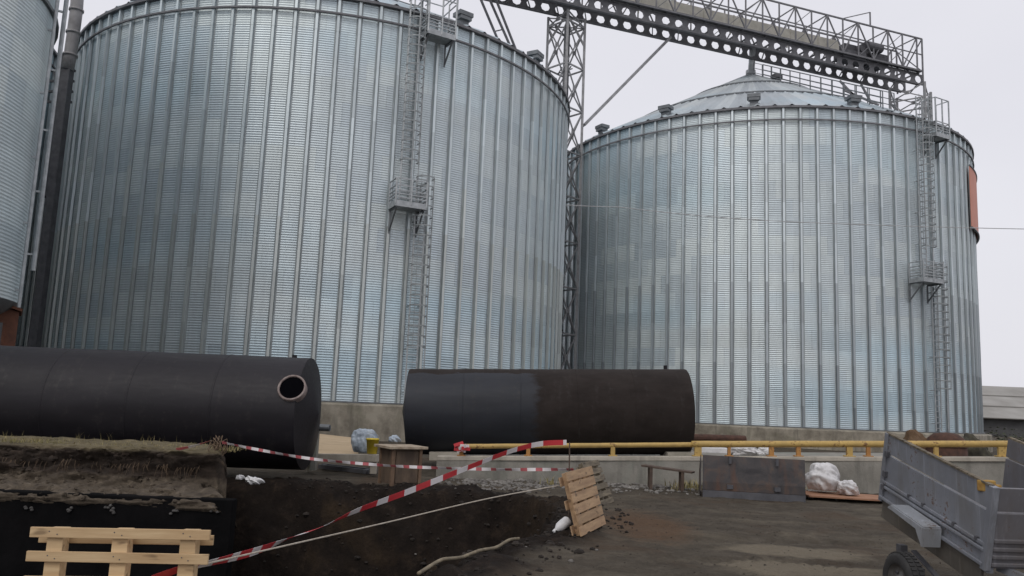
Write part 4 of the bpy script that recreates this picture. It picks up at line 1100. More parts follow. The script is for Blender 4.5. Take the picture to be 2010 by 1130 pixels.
# ------------------------------------------------------------------ pallets
def pallet(label, m, group, n_slats=6, Lx=1.2, H=0.8, slat=0.098, cuts=None):
    """built lying upright: slats run along x, stack up z; y = thickness (front at y=0)"""
    t = thing('pallet', label, 'pallet', (0, 0, 0), 0, group)
    gap = (H - n_slats * slat) / (n_slats - 1)
    for i in range(n_slats):
        q = MB(); z = i * (slat + gap) + slat / 2; e = random.uniform(-.008, .008)
        q.box((e + Lx / 2, 0.011, z), (Lx + random.uniform(-.012, .012), 0.022, slat), Matrix.Rotation(random.uniform(-.006, .006), 3, 'Y')); sl_ = q.build('slat', m, t, bevel=0.003)
        q = MB()
        for x in (0.16, Lx / 2, Lx - 0.14):
            for dx_, dz_ in ((-.025, .012), (.022, -.016)): q.box((x + dx_ + random.uniform(-.006, .006), -0.0005, z + dz_ * slat / .1), (0.007, 0.003, 0.007))
        q.build('nails', M['steel_dk'], sl_)['kind'] = 'stuff'
    for x in (0.16, Lx / 2, Lx - 0.14):
        q = MB(); q.box((x, 0.067, H / 2), (0.10, 0.088, H - 0.01)); q.build('stringer', m, t, bevel=0.003)
    for z in (slat / 2 + 0.03, H / 2, H - slat / 2 - 0.045):
        q = MB(); q.box((Lx / 2, 0.1225, z), (Lx - 0.02, 0.021, slat)); q.build('back_slat', m, t, bevel=0.003)
    return t
def place(t, o, ax, up):
    ax = Vector(ax).normalized(); up = Vector(up); up = (up - ax * up.dot(ax)).normalized(); y = up.cross(ax)
    t.matrix_world = Matrix.Translation(Vector(o)) @ Matrix((ax, y, up)).transposed().to_4x4()
GPAL = 'wooden pallets standing on edge round the pit'
YP = 5.35
a = P(62, 1034, YP); b = P(417, 1040, YP + 0.03)
p1 = pallet('new pale pine pallet standing upright in front of the black wall', M['wood_new'], GPAL, 6, (b - a).length, 0.80, 0.063)
up = Vector((0.0, 0.05, 1.0)); axx = (b - a).normalized()
place(p1, a - Vector((0, 0.04, 0.80)), axx, up)
B0 = Vector((1.02, 10.75, GZ(1.02, 10.75) + 0.03)); axd = Vector((0.38, 0.925, 0.02))
p2 = pallet('brown six slat pallet leaning steeply at the edge of the pit', M['wood_mid'], GPAL, 6, 1.15, 0.82, 0.118)
lean = Vector((-0.925, 0.38, 0)) * math.sin(math.radians(16)) + Vector((0, 0, 1)) * math.cos(math.radians(16))
place(p2, B0, axd, lean)
B3 = P(1130, 978, 14.2); 
p3 = pallet('old grey pallet leaning behind the brown six slat pallet', M['wood_old'], GPAL, 6, 1.1, 0.8, 0.10)
B3.z = GZ(B3.x, B3.y)
lean3 = Vector((-0.93, 0.36, 0)) * math.sin(math.radians(24)) + Vector((0, 0, 1)) * math.cos(math.radians(24))
place(p3, B3 + Vector((0.40, 0, -0.02)), (0.36, 0.93, 0.0), lean3)

# stake, tape and rope
stk = MB(); sb = P(1119, 962, 11.5); sb.z = GZ(sb.x, sb.y) - 0.2; stp = P(1118, 868, 11.5)
stk.tube([sb, stp], 0.009, 6); tag(stk.build('stake', M['bench']), 'thin metal rod stuck upright beside the brown leaning pallet', 'stake')
def spline(anchors, n=160):
    P_ = [Vector(a) for a in anchors]; P_ = [P_[0] * 2 - P_[1]] + P_ + [P_[-1] * 2 - P_[-2]]; out = []
    segs = len(P_) - 3
    for i in range(n + 1):
        t = i / n * segs; k = min(int(t), segs - 1); u = t - k; a, b, c, d = P_[k:k + 4]
        out.append(0.5 * ((2 * b) + (c - a) * u + (2 * a - 5 * b + 4 * c - d) * u * u + (3 * b - a - 3 * c + d) * u ** 3))
    return out
def ribbon(name, anchors, width, tw, period, frac, label, cat='tape', thick=0.0015, n=260):
    pts = spline(anchors, n); q = MB(); acc = 0.0; prev = None
    def twist(s): return tw(s)
    L_ = [0]
    for i in range(n): L_.append(L_[-1] + (pts[i + 1] - pts[i]).length)
    tot = L_[-1]; ring = []
    for i, p in enumerate(pts):
        t = (pts[min(i + 1, n)] - pts[max(i - 1, 0)]).normalized()
        x = Vector((0, 0, 1)); x = (x - t * x.dot(t)).normalized(); y = t.cross(x); a = twist(L_[i] / tot)
        w = x * math.cos(a) + y * math.sin(a); nn = t.cross(w)
        ring.append([p - w * width / 2, p + w * width / 2, p + w * width / 2 + nn * thick, p - w * width / 2 + nn * thick])
    for i in range(n + 1): q.v += [tuple(v) for v in ring[i]]
    for i in range(n):
        for k in range(4):
            q.f.append((4 * i + k, 4 * i + (k + 1) % 4, 4 * i + 4 + (k + 1) % 4, 4 * i + 4 + k)); q.mi.append(1 if (L_[i] / period) % 1.0 > frac else 0)
    o = q.build(name, [M['tape_pink' if width < 0.06 else 'tape_red'], M['tape_white']]); tag(o, label, cat, 'red and white warning tapes round the pit'); return o
def twA(s): return 0.25 + 1.15 * math.exp(-((s - 0.33) / 0.10) ** 2) + 0.35 * math.sin(s * 17) * 0.5 + 0.5 * math.exp(-((s - 0.02) / 0.08) ** 2)
ribbon('warning_tape', [P(300, 1136, 5.44), P(352, 1117, 5.49), P(404, 1106, 5.6), P(500, 1082, 6.6), P(580, 1052, 7.5), P(640, 1030, 8.1), P(700, 1002, 8.6), P(800, 965, 9.4), P(910, 921, 10.3), P(1000, 886, 11.0), P(1060, 871, 11.4), P(1112, 868, 11.5)],
       0.072, twA, 0.50, 0.58, 'wide warning tape rising from the new pine pallet to the thin metal rod')
ribbon('warning_tape', [P(436, 868, 13.4), P(500, 881, 13.2), P(610, 900, 12.9), P(740, 912, 12.6), P(830, 917, 12.3), P(980, 921, 11.9), P(1126, 921, 11.52)],
       0.045, lambda s: 0.35 + 0.45 * math.sin(s * 40), 0.23, 0.40, 'narrow warning tape running nearly level past the wooden box')
ribbon('warning_tape', [P(346, 882, 13.35), P(380, 875, 13.38), P(415, 864, 13.4)], 0.05, lambda s: 0.5 + s, 0.36, 0.5, 'short end of warning tape drooping from the twig bundle onto the soil bank', n=40)
q = MB(); q.tube(spline([P(402, 1107, 5.5), P(520, 1080, 6.5), P(760, 1025, 8.6), P(960, 978, 10.0), P(1113, 950, 11.05)], 60), 0.007, 6)
tag(q.build('rope', M['rope']), 'thin pale rope stretched from the new pine pallet to the leaning brown pallet', 'rope')
# twig bundle holding the tape on the bank
q = MB(); c = P(425, 890, 13.4); c.z = 0.66
for k in range(16):
    a = random.uniform(0, 2 * pi); h = random.uniform(.14, .36); l = random.uniform(.03, .12)
    d = Vector((math.cos(a), math.sin(a), 0)); b0 = c + d * random.uniform(0, .1)
    q.tube([b0, b0 + d * l + Vector((0, 0, h * .5)), b0 + d * l * .4 + Vector((random.uniform(-.05, .05), 0, h)), b0 - d * l + Vector((0, 0, h * .7))], 0.008, 5)
tag(q.build('twig_bundle', M['twig']), 'bundle of twisted twigs on the end of the soil bank holding the tape', 'twigs')
# hose
q = MB(); hp = []
for u, v in ((1018, 1062), (1000, 1072), (975, 1086), (945, 1098), (905, 1112), (868, 1128), (820, 1150)):
    g = G(u, v, 0.02); g.z = max(GZ(g.x, g.y), 0.0) + 0.03; hp.append(g)
hs = spline(hp, 70)
zs = [max(GZ(v.x + a_, v.y + b_) for a_ in (-.05, 0, .05) for b_ in (-.12, 0, .08)) + 0.02 for v in hs]
zs = [max(zs[max(0, i - 5):i + 6]) for i in range(71)]
for i, v in enumerate(hs): v.z = sum(zs[max(0, min(70, i + d))] for d in range(-6, 7)) / 13
q.tube(hs, 0.018, 10); tag(q.build('hose', M['hose'], smooth=True), 'tan hose lying along the near lip of the pit', 'hose')

# ------------------------------------------------------------------ lumps of plastic
def lump(name, c, d, seed, m, parent=None, rough=0.35, n=44):
    q = MB(); vs = []
    for i in range(n + 1):
        th = pi * i / n
        for k in range(2 * n):
            ph = 2 * pi * k / (2 * n)
            v = Vector((math.sin(th) * math.cos(ph), math.sin(th) * math.sin(ph), math.cos(th)))
            A_, B_ = np.array([v.x * 2.1 + seed + v.z]), np.array([v.y * 2.1 + v.z * 1.7 + seed])
            r = 1 + rough * (0.75 * float(fbm(A_, B_, seed, 2)[0]) + 0.34 * (0.22 - abs(float(vnoise(A_ * 2.3, B_ * 2.3, seed + 7)[0]))) + 0.22 * (0.22 - abs(float(vnoise(A_ * 5.1, B_ * 5.1, seed + 9)[0]))))
            p = Vector((v.x * d[0] / 2, v.y * d[1] / 2, v.z * d[2] / 2)) * r
            if p.z < -d[2] * 0.36: p.z = -d[2] * 0.36
            vs.append(Vector(c) + p)
    fs = []
    for i in range(n):
        for k in range(2 * n): fs.append((i * 2 * n + k, i * 2 * n + (k + 1) % (2 * n), (i + 1) * 2 * n + (k + 1) % (2 * n), (i + 1) * 2 * n + k))
    q.add(vs, fs); return q.build(name, m, parent, True)
c = P(1614, 940, 17.6)
tag(lump('plastic_sack', c, (0.72, 0.6, 0.62), 3, M['sheet_w'], None, 0.45), 'big translucent white plastic sack slumped against the ramp wall', 'sack')
c = P(1664, 958, 17.3)
tag(lump('plastic_sack', c, (0.44, 0.38, 0.34), 9, M['sheet_w'], None, 0.8), 'small crumpled white plastic bag on the orange board', 'bag')
q = MB(); a = G(1585, 982); b = G(1728, 988); 
q.quad_prism([(a.x, 16.9, 0.08), (b.x + 0.3, 16.75, 0.06), (b.x + 0.5, 17.7, 0.07), (a.x, 17.9, 0.09)], 0.03)
tag(q.build('board', M['orange_board']), 'flat orange brown board lying under the plastic sacks', 'board')
# small bits by the pit
c = P(492, 942, 14.6); tag(lump('white_bag', P(497, 944, 14.6), (0.30, 0.2, 0.15), 5, M['plastic_w'], None, 0.9), 'crumpled white bag on dark soil beside the end of the bank', 'bag')
lump('bag_corner', P(471, 937, 14.6) - Vector(P(497, 944, 14.6)) * 0, (0.14, 0.08, 0.09), 15, M['plastic_w'], bpy.data.objects['white_bag'], 0.8)
bt = thing('bottle', 'white plastic bottle lying on the lip of the pit by the brown pallet', 'bottle', P(1103, 1033, 11.2))
d = (P(1118, 1020, 11.25) - P(1088, 1045, 11.15)).normalized()
Tm = d.to_track_quat('Z', 'Y').to_matrix().to_4x4()
q = MB(); q.lathe([(0, 0.125), (0.05, 0.122), (0.068, 0.10), (0.07, 0.0), (0.066, -0.05), (0.035, -0.095), (0.024, -0.11)], 20, Tm); q.build('body', M['plastic_w'], bt, True)
q = MB(); q.lathe([(0.024, -0.108), (0.03, -0.108), (0.03, -0.15), (0, -0.15)], 16, Tm); q.build('cap', M['plastic_w'], bt, True)
bt.location.z = max(bt.location.z, GZ(bt.location.x, bt.location.y) + 0.07)

# ------------------------------------------------------------------ wooden cabinet
fc = G(766, 961); fc.z = max(GZ(fc.x, fc.y), -0.03) - 0.01
dr = Vector((0.86, 0.5, 0)).normalized(); dl = Vector((-dr.y, dr.x, 0))
cb = thing('wooden_box', 'old wooden box with an overhanging lid between the two tanks', 'box', fc)
def pbox(mb, r0, r1, l0, l1, z0, z1):
    vs = [dr * r + dl * l + Vector((0, 0, z)) for r in (r0, r1) for l in (l0, l1) for z in (z0, z1)]
    mb.add(vs, [(0, 1, 3, 2), (4, 6, 7, 5), (0, 4, 5, 1), (2, 3, 7, 6), (0, 2, 6, 4), (1, 5, 7, 3)])
WR, WL, HB = 0.62, 0.66, 0.70
q = MB(); pbox(q, 0.03, WR, 0.03, WL, 0.03, HB); q.build('body', M['cabinet'], cb, bevel=0.005)
q = MB(); pbox(q, 0.0, 0.07, 0.0, 0.07, 0, HB); q.build('corner_post', M['cabinet_post'], cb, bevel=0.005)
for (a0, a1, b0, b1) in ((WR - 0.05, WR + 0.01, -0.0, 0.06), (0.0, 0.06, WL - 0.05, WL + 0.01)):
    q = MB(); pbox(q, a0, a1, b0, b1, 0, HB); q.build('corner_post', M['cabinet_post'], cb, bevel=0.005)
q = MB(); pbox(q, 0.09, WR - 0.07, 0.012, 0.03, 0.06, HB - 0.05); q.build('door', M['cabinet'], cb, bevel=0.004)
q = MB(); pbox(q, -0.10, WR + 0.08, -0.10, WL + 0.08, HB, HB + 0.05); q.build('lid', M['cabinet_top'], cb, bevel=0.008)
# bits on and behind it
tag(lump('plastic_film', P(775, 862, 16.75), (0.24, 0.2, 0.14), 22, M['bag_blue'], None, 0.8), 'blue grey plastic film heaped on the lid of the wooden box', 'film')
c = P(716, 868, 18.9); tag(lump('plastic_sack', c, (0.55, 0.4, 0.62), 31, M['bag_blue'], None, 0.5), 'blue grey plastic sack standing beside the yellow pail behind the wooden box', 'sack')
yp = thing('pail', 'yellow plastic pail in front of the blue grey sack', 'pail', P(730, 890, 18.4))
q = MB(); q.lathe([(0.0, 0), (0.11, 0.0), (0.14, 0.30), (0.15, 0.30), (0.15, 0.33), (0.135, 0.33), (0.11, 0.02)], 20); q.build('body', M['pail'], yp, True)
q = MB(); q.tube([(0.15 * math.cos(a), -0.02, 0.31 + 0.14 * math.sin(a)) for a in np.linspace(0, pi, 9)], 0.006, 5); q.build('handle', M['zinc_part'], yp)
def slab(name, px, Y0, Y1, th, m, label, cat):
    a, b, c, d = [P(u, v, Y0 if i > 1 else Y1) for i, (u, v) in enumerate(px)]
    q = MB(); q.quad_prism([a, b, c, d], th); o = q.build(name, m, bevel=0.003); tag(o, label, cat, 'plywood sheets by the tank end'); return o
slab('plywood_sheet', [(618, 850), (697, 859), (700, 877), (612, 872)], 19.6, 20.3, 0.02, M['plywood'], 'upper plywood sheet leaning behind the end of the manhole tank', 'plywood sheet')
slab('plywood_sheet', [(612, 871), (702, 875), (704, 895), (606, 893)], 19.0, 19.4, 0.02, M['plywood'], 'lower plywood sheet propped at the end of the manhole tank', 'plywood sheet')
q = MB(); a = P(600, 897, 18.6); b = P(742, 899, 18.3); q.bar(a, b, 0.16, 0.16); q.bar(a + Vector((0.1, 0.1, -.3)), a + Vector((0.1, 0.1, 0)), .14); q.bar(b + Vector((-0.1, 0.1, -.35)), b + Vector((-0.1, 0.1, 0)), .14)
tag(q.build('timber_beam', M['kerbtop'], bevel=0.01), 'pale square beam lying below the plywood sheets', 'beam')
q = MB(); a = G(648, 912); b = G(735, 921)
for dy, dz in ((0, 0.05), (0.35, 0.05)): q.bar(Vector((a.x, a.y - 1.2 + dy, dz)), Vector((b.x + .2, b.y - 1.4 + dy, dz)), 0.09)
q.bar(Vector((a.x + .1, a.y - 1.25, .05)), Vector((a.x + .1, a.y - .8, .05)), .08); q.bar(Vector((b.x, b.y - 1.4, .05)), Vector((b.x, b.y - 1.0, .05)), .08)
tag(q.build('metal_frame', M['steel_dk']), 'dark flat metal frame lying on the soil in front of the pale beam', 'metal frame')
q = MB(); c = P(628, 839, 18.2); q.tube([c + Vector((-1.4, 0.2, 0)), c + Vector((0.22, 0, 0))], 0.075, 14); q.tube([c + Vector((0.222, 0, 0)), c + Vector((0.225, 0, 0))], 0.06, 12)
pb = q.build('steel_pipe', M['zinc_dark'], smooth=False); tag(pb, 'grey pipe end sticking out behind the manhole tank', 'pipe')
for dx_ in (-0.1, -1.2):
    q = MB(); q.box(c + Vector((dx_, 0.1, -0.5)), (0.12, 0.2, 0.85)); q.build('support', M['kerb'], pb)

# ------------------------------------------------------------------ bench
b0 = P(1262, 913, 18.1); b1 = P(1361, 927, 17.6)
bn = thing('bench', 'low brown plank bench in front of the ramp wall', 'bench', (b0 + b1) / 2); bn.location.z = 0
O = bn.location
q = MB(); q.bar(b0 - O, b1 - O, 0.26, 0.04); q.build('seat', M['bench'], bn, bevel=0.006)
for fr in (0.15, 0.77):
    p = b0.lerp(b1, fr) - O; q = MB()
    for dy in (-0.09, 0.09): q.bar((p.x, p.y + dy, GZ(p.x + O.x, p.y + O.y) - 0.05), (p.x, p.y + dy, p.z - 0.02), 0.09, 0.06)
    q.build('leg', M['bench'], bn)

# ------------------------------------------------------------------ loader bucket
a = G(1379, 974); b = G(1581, 986); a.z = b.z = 0
ax = (b - a).normalized(); wN = Vector((-ax.y, ax.x, 0)); Wb = (b - a).length
bk = thing('loader_bucket', 'dark worn steel loader bucket standing on its edge in front of the wall', 'loader bucket', a)
Hb = P(1380, 893, a.y).z
q = MB(); prof = [(0.10, 0.0), (0.04, 0.05), (0.0, 0.14), (0.0, 0.30), (0.03, 0.60), (0.06, Hb)]; n = 24
for i in range(n + 1):
    for (d, z) in prof + [(d + 0.03, z) for d, z in prof[::-1]]:
        v = ax * (Wb * i / n) + wN * d + Vector((0, 0, z)); q.v.append(tuple(v))
k = 2 * len(prof)
for i in range(n):
    for j in range(k): q.f.append((k * i + j, k * i + (j + 1) % k, k * i + k + (j + 1) % k, k * i + k + j)); q.mi.append(0)
q.build('back_plate', M['bucket'], bk)
for x in (0.0, Wb):
    q = MB(); sgn = -0.025 if x == 0 else 0.005
    q.quad_prism([ax * (x + sgn) + wN * d + Vector((0, 0, z)) for d, z in ((0.0, 0.1), (0.06, Hb), (0.75, Hb * 0.55), (0.8, 0.0), (0.1, 0.0))], 0.02); q.build('side_plate', M['bucket'], bk)
for x in (0.27, 0.73):
    q = MB(); q.box(ax * Wb * x - wN * 0.01 + Vector((0, 0, Hb - 0.07)), (0.05, 0.05, 0.15)); q.build('hook', M['steel_dk'], bk)
    q = MB(); q.box(ax * Wb * x - wN * 0.015 + Vector((0, 0, 0.22)), (0.12, 0.06, 0.08)); q.build('lug', M['steel_dk'], bk)
q = MB(); q.bar(ax * 0.0 - wN * 0.012 + Vector((0, 0, 0.06)), ax * Wb - wN * 0.012 + Vector((0, 0, 0.06)), 0.05, 0.14); q.build('cutting_edge', M['steel_dk'], bk)

# ------------------------------------------------------------------ things on the ramp deck
def on_deck(u, v, Y): p = P(u, v, Y); return p
q = MB(); a = P(1372, 884, 19.9); b = P(1432, 884, 19.9); q.box(((a.x + b.x) / 2, 20.0, a.z + 0.02), (b.x - a.x, 0.5, 0.12)); tag(q.build('foam_board', M['plastic_w'], bevel=0.01), 'flat white foam board lying on the ramp behind the yellow rail', 'board')
tag(lump('plastic_heap', P(1462, 886, 20.2), (0.72, 0.4, 0.30), 44, M['sheet_w'], None, 0.9), 'heap of white plastic film on the ramp beside the foam board', 'film')
tag(lump('plastic_heap', P(1500, 887, 20.0), (0.36, 0.3, 0.24), 47, M['plastic_w'], None, 0.9), 'small white crumpled film next to the bigger heap on the ramp', 'film')
q = MB(); a = P(1340, 858, 26); b = P(1462, 862, 26.5); q.tube([a, b], 0.12, 14)
pr = q.build('steel_pipe', M['rust']); tag(pr, 'rusty red pipe lying beyond the yellow rail by the tank end', 'pipe')
for fr in (0.2, 0.85): p = a.lerp(b, fr); q = MB(); q.box((p.x, p.y, p.z / 2 - 0.06), (0.3, 0.35, p.z - 0.1)); q.build('support', M['kerb'], pr)
c = P(1857, 872, 27); dm = thing('rusty_drum', 'rusty round topped drum beyond the yellow rail by the far silo', 'drum', (c.x, 27, 0))
q = MB(); zt = P(1857, 848, 27).z; q.lathe([(0.62, 0), (0.62, zt - 0.42), (0.60, zt - 0.40), (0.54, zt - 0.2), (0.36, zt - 0.05), (0.0, zt)], 28); q.build('shell', M['rust'], dm, True)
q = MB(); q.lathe([(0.63, zt - 0.46), (0.66, zt - 0.46), (0.66, zt - 0.40), (0.63, zt - 0.40)], 28); q.build('rim', M['rust'], dm)
tag(lump('spoil_heap', P(1800, 866, 27.5) - Vector((0, 0, 0.5)), (1.1, 0.9, 1.6), 51, M['earth'], None, 0.5), 'small heap of orange earth beside the rusty drum', 'heap')
tag(lump('spoil_heap', P(1905, 872, 28) - Vector((0, 0, 0.5)), (1.2, 0.9, 1.5), 52, M['weed_heap'], None, 0.6), 'dark low heap of weeds next to the rusty drum', 'heap')

# ------------------------------------------------------------------ trailer
Yn, Yf = 7.3, 9.0
nt_ = P(1952, 958, Yn); ft = P(1742, 851, Yf); nb = P(1926, 1118, Yn)
Lv = (ft - nt_); LL = Lv.length; lx = Lv.normalized()
wv = Vector((lx.y, -lx.x, 0)).normalized(); uv_ = wv.cross(lx).normalized()
if uv_.z < 0: uv_ = -uv_
HT = 0.73; WT = 1.42
tr = thing('trailer', 'small grey car trailer tipped forward, with extension boards and one wheel', 'trailer', nt_ - uv_ * HT)
def tp(l, w, u): return lx * l + wv * w + uv_ * u
def tbox(mb, l0, l1, w0, w1, u0, u1):
    vs = [tp(l, w, u) for l in (l0, l1) for w in (w0, w1) for u in (u0, u1)]
    mb.add(vs, [(0, 1, 3, 2), (4, 6, 7, 5), (0, 4, 5, 1), (2, 3, 7, 6), (0, 2, 6, 4), (1, 5, 7, 3)])
def side(w, m, nm):
    s = -1 if w == 0 else 1
    w0, w1 = (0.0, 0.03) if w == 0 else (WT - 0.03, WT)
    q = MB(); tbox(q, 0.05, LL, w0, w1, 0.18, 0.505); o = q.build(nm, m, tr, bevel=0.004)
    q = MB(); tbox(q, 0.05, LL, w0, w1, 0.525, HT); q.build('extension_board', m, tr, bevel=0.004)
    q = MB(); tbox(q, 0.04, LL, w0 - 0.012 * (w == 0), w1 + 0.012 * (w != 0), HT, HT + 0.018); q.build('top_trim', M['wood_old'], tr)
    for u0, u1, pr_ in ((0.19, 0.225, .022), (0.145, 0.175, .03), (0.012, 0.045, .03)):
        q = MB(); tbox(q, 0.02, LL, (w0 - pr_) if w == 0 else w1, w0 if w == 0 else w1 + pr_, u0, u1); q.build('rail_rib', m, tr, bevel=0.006)
    q = MB(); tbox(q, 0.05, LL, w0 + 0.002, w1 - 0.002, 0.0, 0.18); q.build('chassis_side', m, tr)
side(0, M['trailer'], 'side_board'); side(1, M['trailer_in'], 'side_board')
for l0 in (0.0, LL - 0.03):
    q = MB(); tbox(q, l0 - 0.015, l0 + 0.05, -0.02, 0.045, -0.02, HT + 0.01); q.build('corner_post', M['trailer'], tr, bevel=0.006)
q = MB(); tbox(q, 0.0, 0.03, 0.045, WT, 0.20, 0.50); q.build('front_board', M['trailer_in'], tr, bevel=0.004)
q = MB(); tbox(q, 0.0, 0.03, 0.045, WT, 0.52, HT); q.build('front_board', M['trailer_in'], tr, bevel=0.004)
for u0 in (0.02, 0.09, 0.16, 0.235):
    q = MB(); tbox(q, -0.02, 0.012, 0.045, WT, u0, u0 + 0.035); q.build('rail_rib', M['trailer_in'], tr, bevel=0.006)
q = MB(); tbox(q, 0.002, 0.03, 0.045, WT, 0.0, 0.2); q.build('chassis_front', M['trailer_in'], tr)
q = MB(); tbox(q, 0.03, LL - 0.01, 0.03, WT - 0.03, 0.16, 0.185); q.build('floor', M['trailer_in'], tr)
q = MB(); tbox(q, 0.06, LL - 0.02, 0.012, 0.04, -0.20, -0.002); q.build('chassis_skirt', M['muddy'], tr, bevel=0.004)
# latches
for l_ in (0.95 * LL,):
    for u_ in (0.15, 0.30, 0.52):
        q = MB(); tbox(q, l_, l_ + 0.05, -0.035, 0.0, u_ - 0.03, u_ + 0.03); q.build('latch', M['steel_dk'], tr)
for l_ in (0.12, 0.45, 0.95, 1.2):
    q = MB(); tbox(q, l_, l_ + 0.03, -0.03, 0.0, 0.205, 0.24); q.build('bolt', M['steel_dk'], tr)
# mudguard
wc = P(1775, 1142, 8.0) - tr.location
wl = wc.dot(lx)
gu = 0.115; l0, l1 = 0.61, 1.24; wo = -0.21
top = MB()
path = [(l0, gu - 0.18), (l0 + 0.012, gu), (l1 - 0.06, gu + 0.012), (l1, gu - 0.03)]
for (la, ua), (lb, ub) in zip(path[:-1], path[1:]):
    top.quad_prism([tp(la, wo, ua), tp(la, -0.032, ua), tp(lb, -0.032, ub), tp(lb, wo, ub)], 0.012)
top.quad_prism([tp(la_, wo, ua_) for la_, ua_ in path] + [tp(l1 - 0.10, wo, gu - 0.03), tp(l0 + 0.12, wo, gu - 0.05)], 0.01)
top.build('mudguard', M['fender'], tr)
# wheel
wheel = MB(); rad = 0.265; W = 0.165
wy = wv
Tw = Matrix.Translation(wc) @ (wv.to_track_quat('Z', 'Y').to_matrix().to_4x4())
pr_ = [(0.165, -W / 2 + 0.01), (0.185, -W / 2), (0.235, -W / 2), (0.258, -W / 2 + 0.02), (rad, -W / 2 + 0.045), (rad, W / 2 - 0.045), (0.258, W / 2 - 0.02), (0.235, W / 2), (0.185, W / 2), (0.165, W / 2 - 0.01)]
wheel.lathe(pr_, 40, Tw); wo_ = wheel.build('wheel', M['tyre'], tr, True)
tread = MB()
for k in range(40):
    a_ = 2 * pi * k / 40
    for s in (-1, 1):
        c_ = Tw @ Vector(((rad + 0.003) * math.cos(a_), (rad + 0.003) * math.sin(a_), s * 0.032))
        R_ = (Tw.to_3x3() @ Matrix.Rotation(a_ , 3, 'Z'))
        tread.box(c_, (0.012, 0.026, 0.045), R_)
tread.build('tread', M['tyre'], wo_)
rim = MB(); rim.lathe([(0.165, -W / 2 + 0.012), (0.15, -W / 2 + 0.03), (0.13, -W / 2 + 0.05), (0.07, -W / 2 + 0.035), (0.05, -W / 2 + 0.005), (0.0, -W / 2 - 0.005)], 28, Tw); rim.build('rim', M['rim'], wo_, True)
nuts = MB()
for k in range(5):
    a_ = 2 * pi * k / 5; nuts.lathe([(0.012, 0), (0.012, 0.02), (0, 0.02)], 8, Tw @ Matrix.Translation((0.085 * math.cos(a_), 0.085 * math.sin(a_), -W / 2 + 0.015)))
nuts.build('wheel_nuts', M['steel_dk'], wo_)
# axle, springs, drawbar bits under the box
q = MB(); q.tube([wc + wv * 0.08, wc + wv * (WT + 0.3)], 0.035, 10)
q.bar(wc + wv * 0.38 + lx * 0.5 + uv_ * 0.10, wc + wv * 0.38, 0.05, 0.02); q.bar(wc + wv * 0.38 - lx * 0.5 + uv_ * 0.10, wc + wv * 0.38, 0.05, 0.02)
for dl_, du_ in ((0.55, 0.0), (0.62, 0.05), (0.3, -0.05), (-0.35, 0.0)): q.box(wc + wv * 0.33 + lx * dl_ + uv_ * du_, (0.07, 0.1, 0.12))
q.build('axle', M['steel_dk'], tr)
q = MB(); q.bar(tp(0.0, 0.05, -0.02), tp(0.9 * LL, 0.05, -0.02), 0.06, 0.05); q.bar(tp(0.0, WT - .05, -0.02), tp(LL, WT - .05, -0.02), 0.06, 0.05)
q.bar(tp(0.1, 0.2, -0.03), tp(-1.1, WT / 2, -0.03), 0.06); q.bar(tp(0.1, WT - 0.2, -0.03), tp(-1.1, WT / 2, -0.03), 0.06)
q.build('drawbar', M['trailer'], tr)
bpy.context.view_layer.update()
q = MB(); c = P(1943, 947, Yn + 0.16)
q.box(c + Vector((-0.02, 0.02, -0.03)), (0.13, 0.10, 0.10), Matrix.Rotation(0.4, 3, 'Z')); q.box(c + Vector((0.07, 0.02, -0.045)), (0.06, 0.07, 0.06), Matrix.Rotation(0.2, 3, 'Z'))
tag(q.build('wood_block', M['sponge'], bevel=0.012), 'small yellow wood block lying in the corner of the grey trailer', 'block')

# ------------------------------------------------------------------ far shed and scrub
sh = thing('storage_shed', 'long low grey roofed shed far off behind the far silo', 'shed', (90, 110, 0))
def pz(v, Y): return P(1970, v, Y).z
zr, ze = pz(760, 122), pz(822, 108)
q = MB(); q.quad_prism([(-40, -2, ze), (60, -2, ze + 0.0), (60, 12, zr), (-40, 12, zr)], 0.12); q.quad_prism([(-40, 12, zr), (60, 12, zr), (60, 26, ze), (-40, 26, ze)], 0.12)
for fr in (0.32, 0.66):
    y = -2 + 14 * fr; z = ze + (zr - ze) * fr; q.bar((-40, y, z + 0.2), (60, y, z + 0.2), 0.25, 0.12)
q.build('roof', M['fibre'], sh)
q = MB(); q.box((10, 12, ze / 2 - 0.1), (98, 26, ze)); q.build('wall', M['barnwall'], sh)
for k in range(8):
    q = MB(); q.box((-30 + 11 * k, -1.06, ze * 0.45), (3.4, 0.1, ze * 0.7)); q.build('door', M['rustbrown'] if k % 3 == 0 else M['steel_dk'], sh)
q = MB()
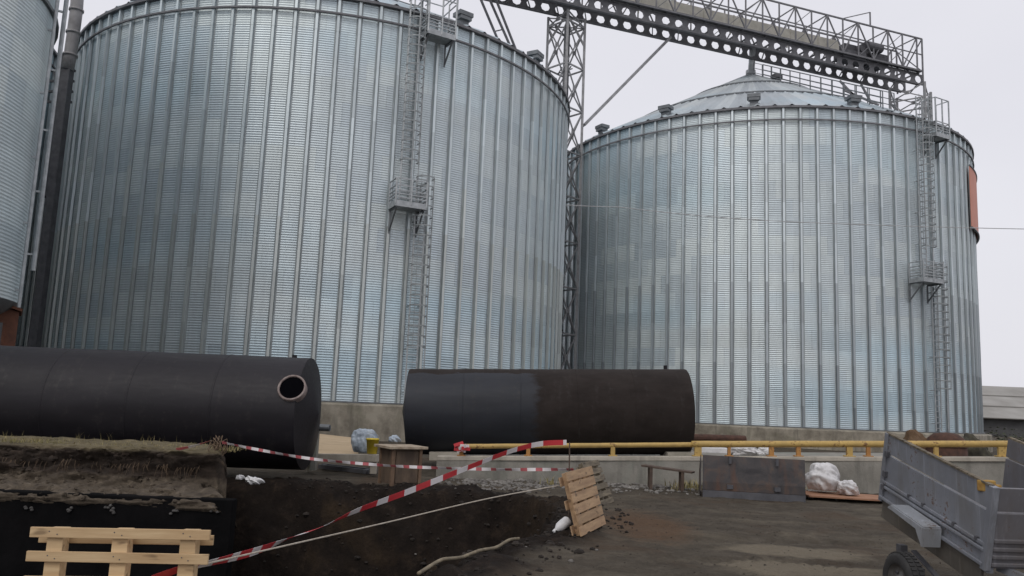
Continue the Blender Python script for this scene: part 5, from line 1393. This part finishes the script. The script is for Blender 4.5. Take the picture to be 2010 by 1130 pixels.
for _ in range(6000):
    x = random.uniform(36, 75); y = random.gauss(66, 3.0); z = abs(random.gauss(0, .5))
    if z > 1.5: continue
    s = random.uniform(.06, .16); R = Matrix.Rotation(random.uniform(0, 6.3), 3, 'Z') @ Matrix.Rotation(random.uniform(-1.2, 1.2), 3, 'X')
    q.add([Vector((x, y, z)) + R @ Vector(v) for v in ((-s, 0, 0), (0, -s * .5, 0), (s, 0, 0), (0, s * .5, 0))], [(0, 1, 2, 3)])
tag(q.build('scrub', M['scrub']), 'low dark scrub in front of the far shed', 'scrub', None, 'stuff')

# ------------------------------------------------------------------ sky and sun
w = bpy.data.worlds.new('World'); S.world = w; w.use_nodes = True
nt = w.node_tree; bg = nt.nodes['Background']
sky = nt.nodes.new('ShaderNodeTexSky'); sky.sky_type = 'NISHITA'; sky.sun_disc = False
EL, AZ = math.radians(48), math.radians(205)
sky.sun_elevation = EL; sky.sun_rotation = AZ; sky.air_density = 1.5; sky.dust_density = 4.0
tc = nt.nodes.new('ShaderNodeTexCoord')
cl_ = noise(nt, mapping(nt, tc.outputs['Generated'], (1.5, 1.5, 3.0)), 1.3, 4, 0.55)
cloud = ramp(nt, cl_, [(0.3, (0.765, 0.76, 0.82)), (0.7, (0.82, 0.815, 0.87))])
ten = mixc(nt, 1.0, cloud, (9.6, 9.6, 9.6), 'MULTIPLY')
c = mixc(nt, 0.94, sky.outputs['Color'], ten)
L(nt, c, bg.inputs['Color']); bg.inputs['Strength'].default_value = 0.1
sd = bpy.data.lights.new('sun', 'SUN'); sd.energy = 0.7; sd.angle = math.radians(25); sd.color = (1.0, 0.96, 0.9)
so = bpy.data.objects.new('sun', sd); COL.objects.link(so)
dirv = Vector((math.sin(AZ) * math.cos(EL), math.cos(AZ) * math.cos(EL), math.sin(EL)))
so.rotation_euler = dirv.to_track_quat('Z', 'Y').to_euler()

S.view_settings.view_transform = 'Standard'; S.view_settings.look = 'None'
S.view_settings.exposure = 0.08; S.view_settings.gamma = 1.0
S.render.film_transparent = False
S.cycles.max_bounces = 6
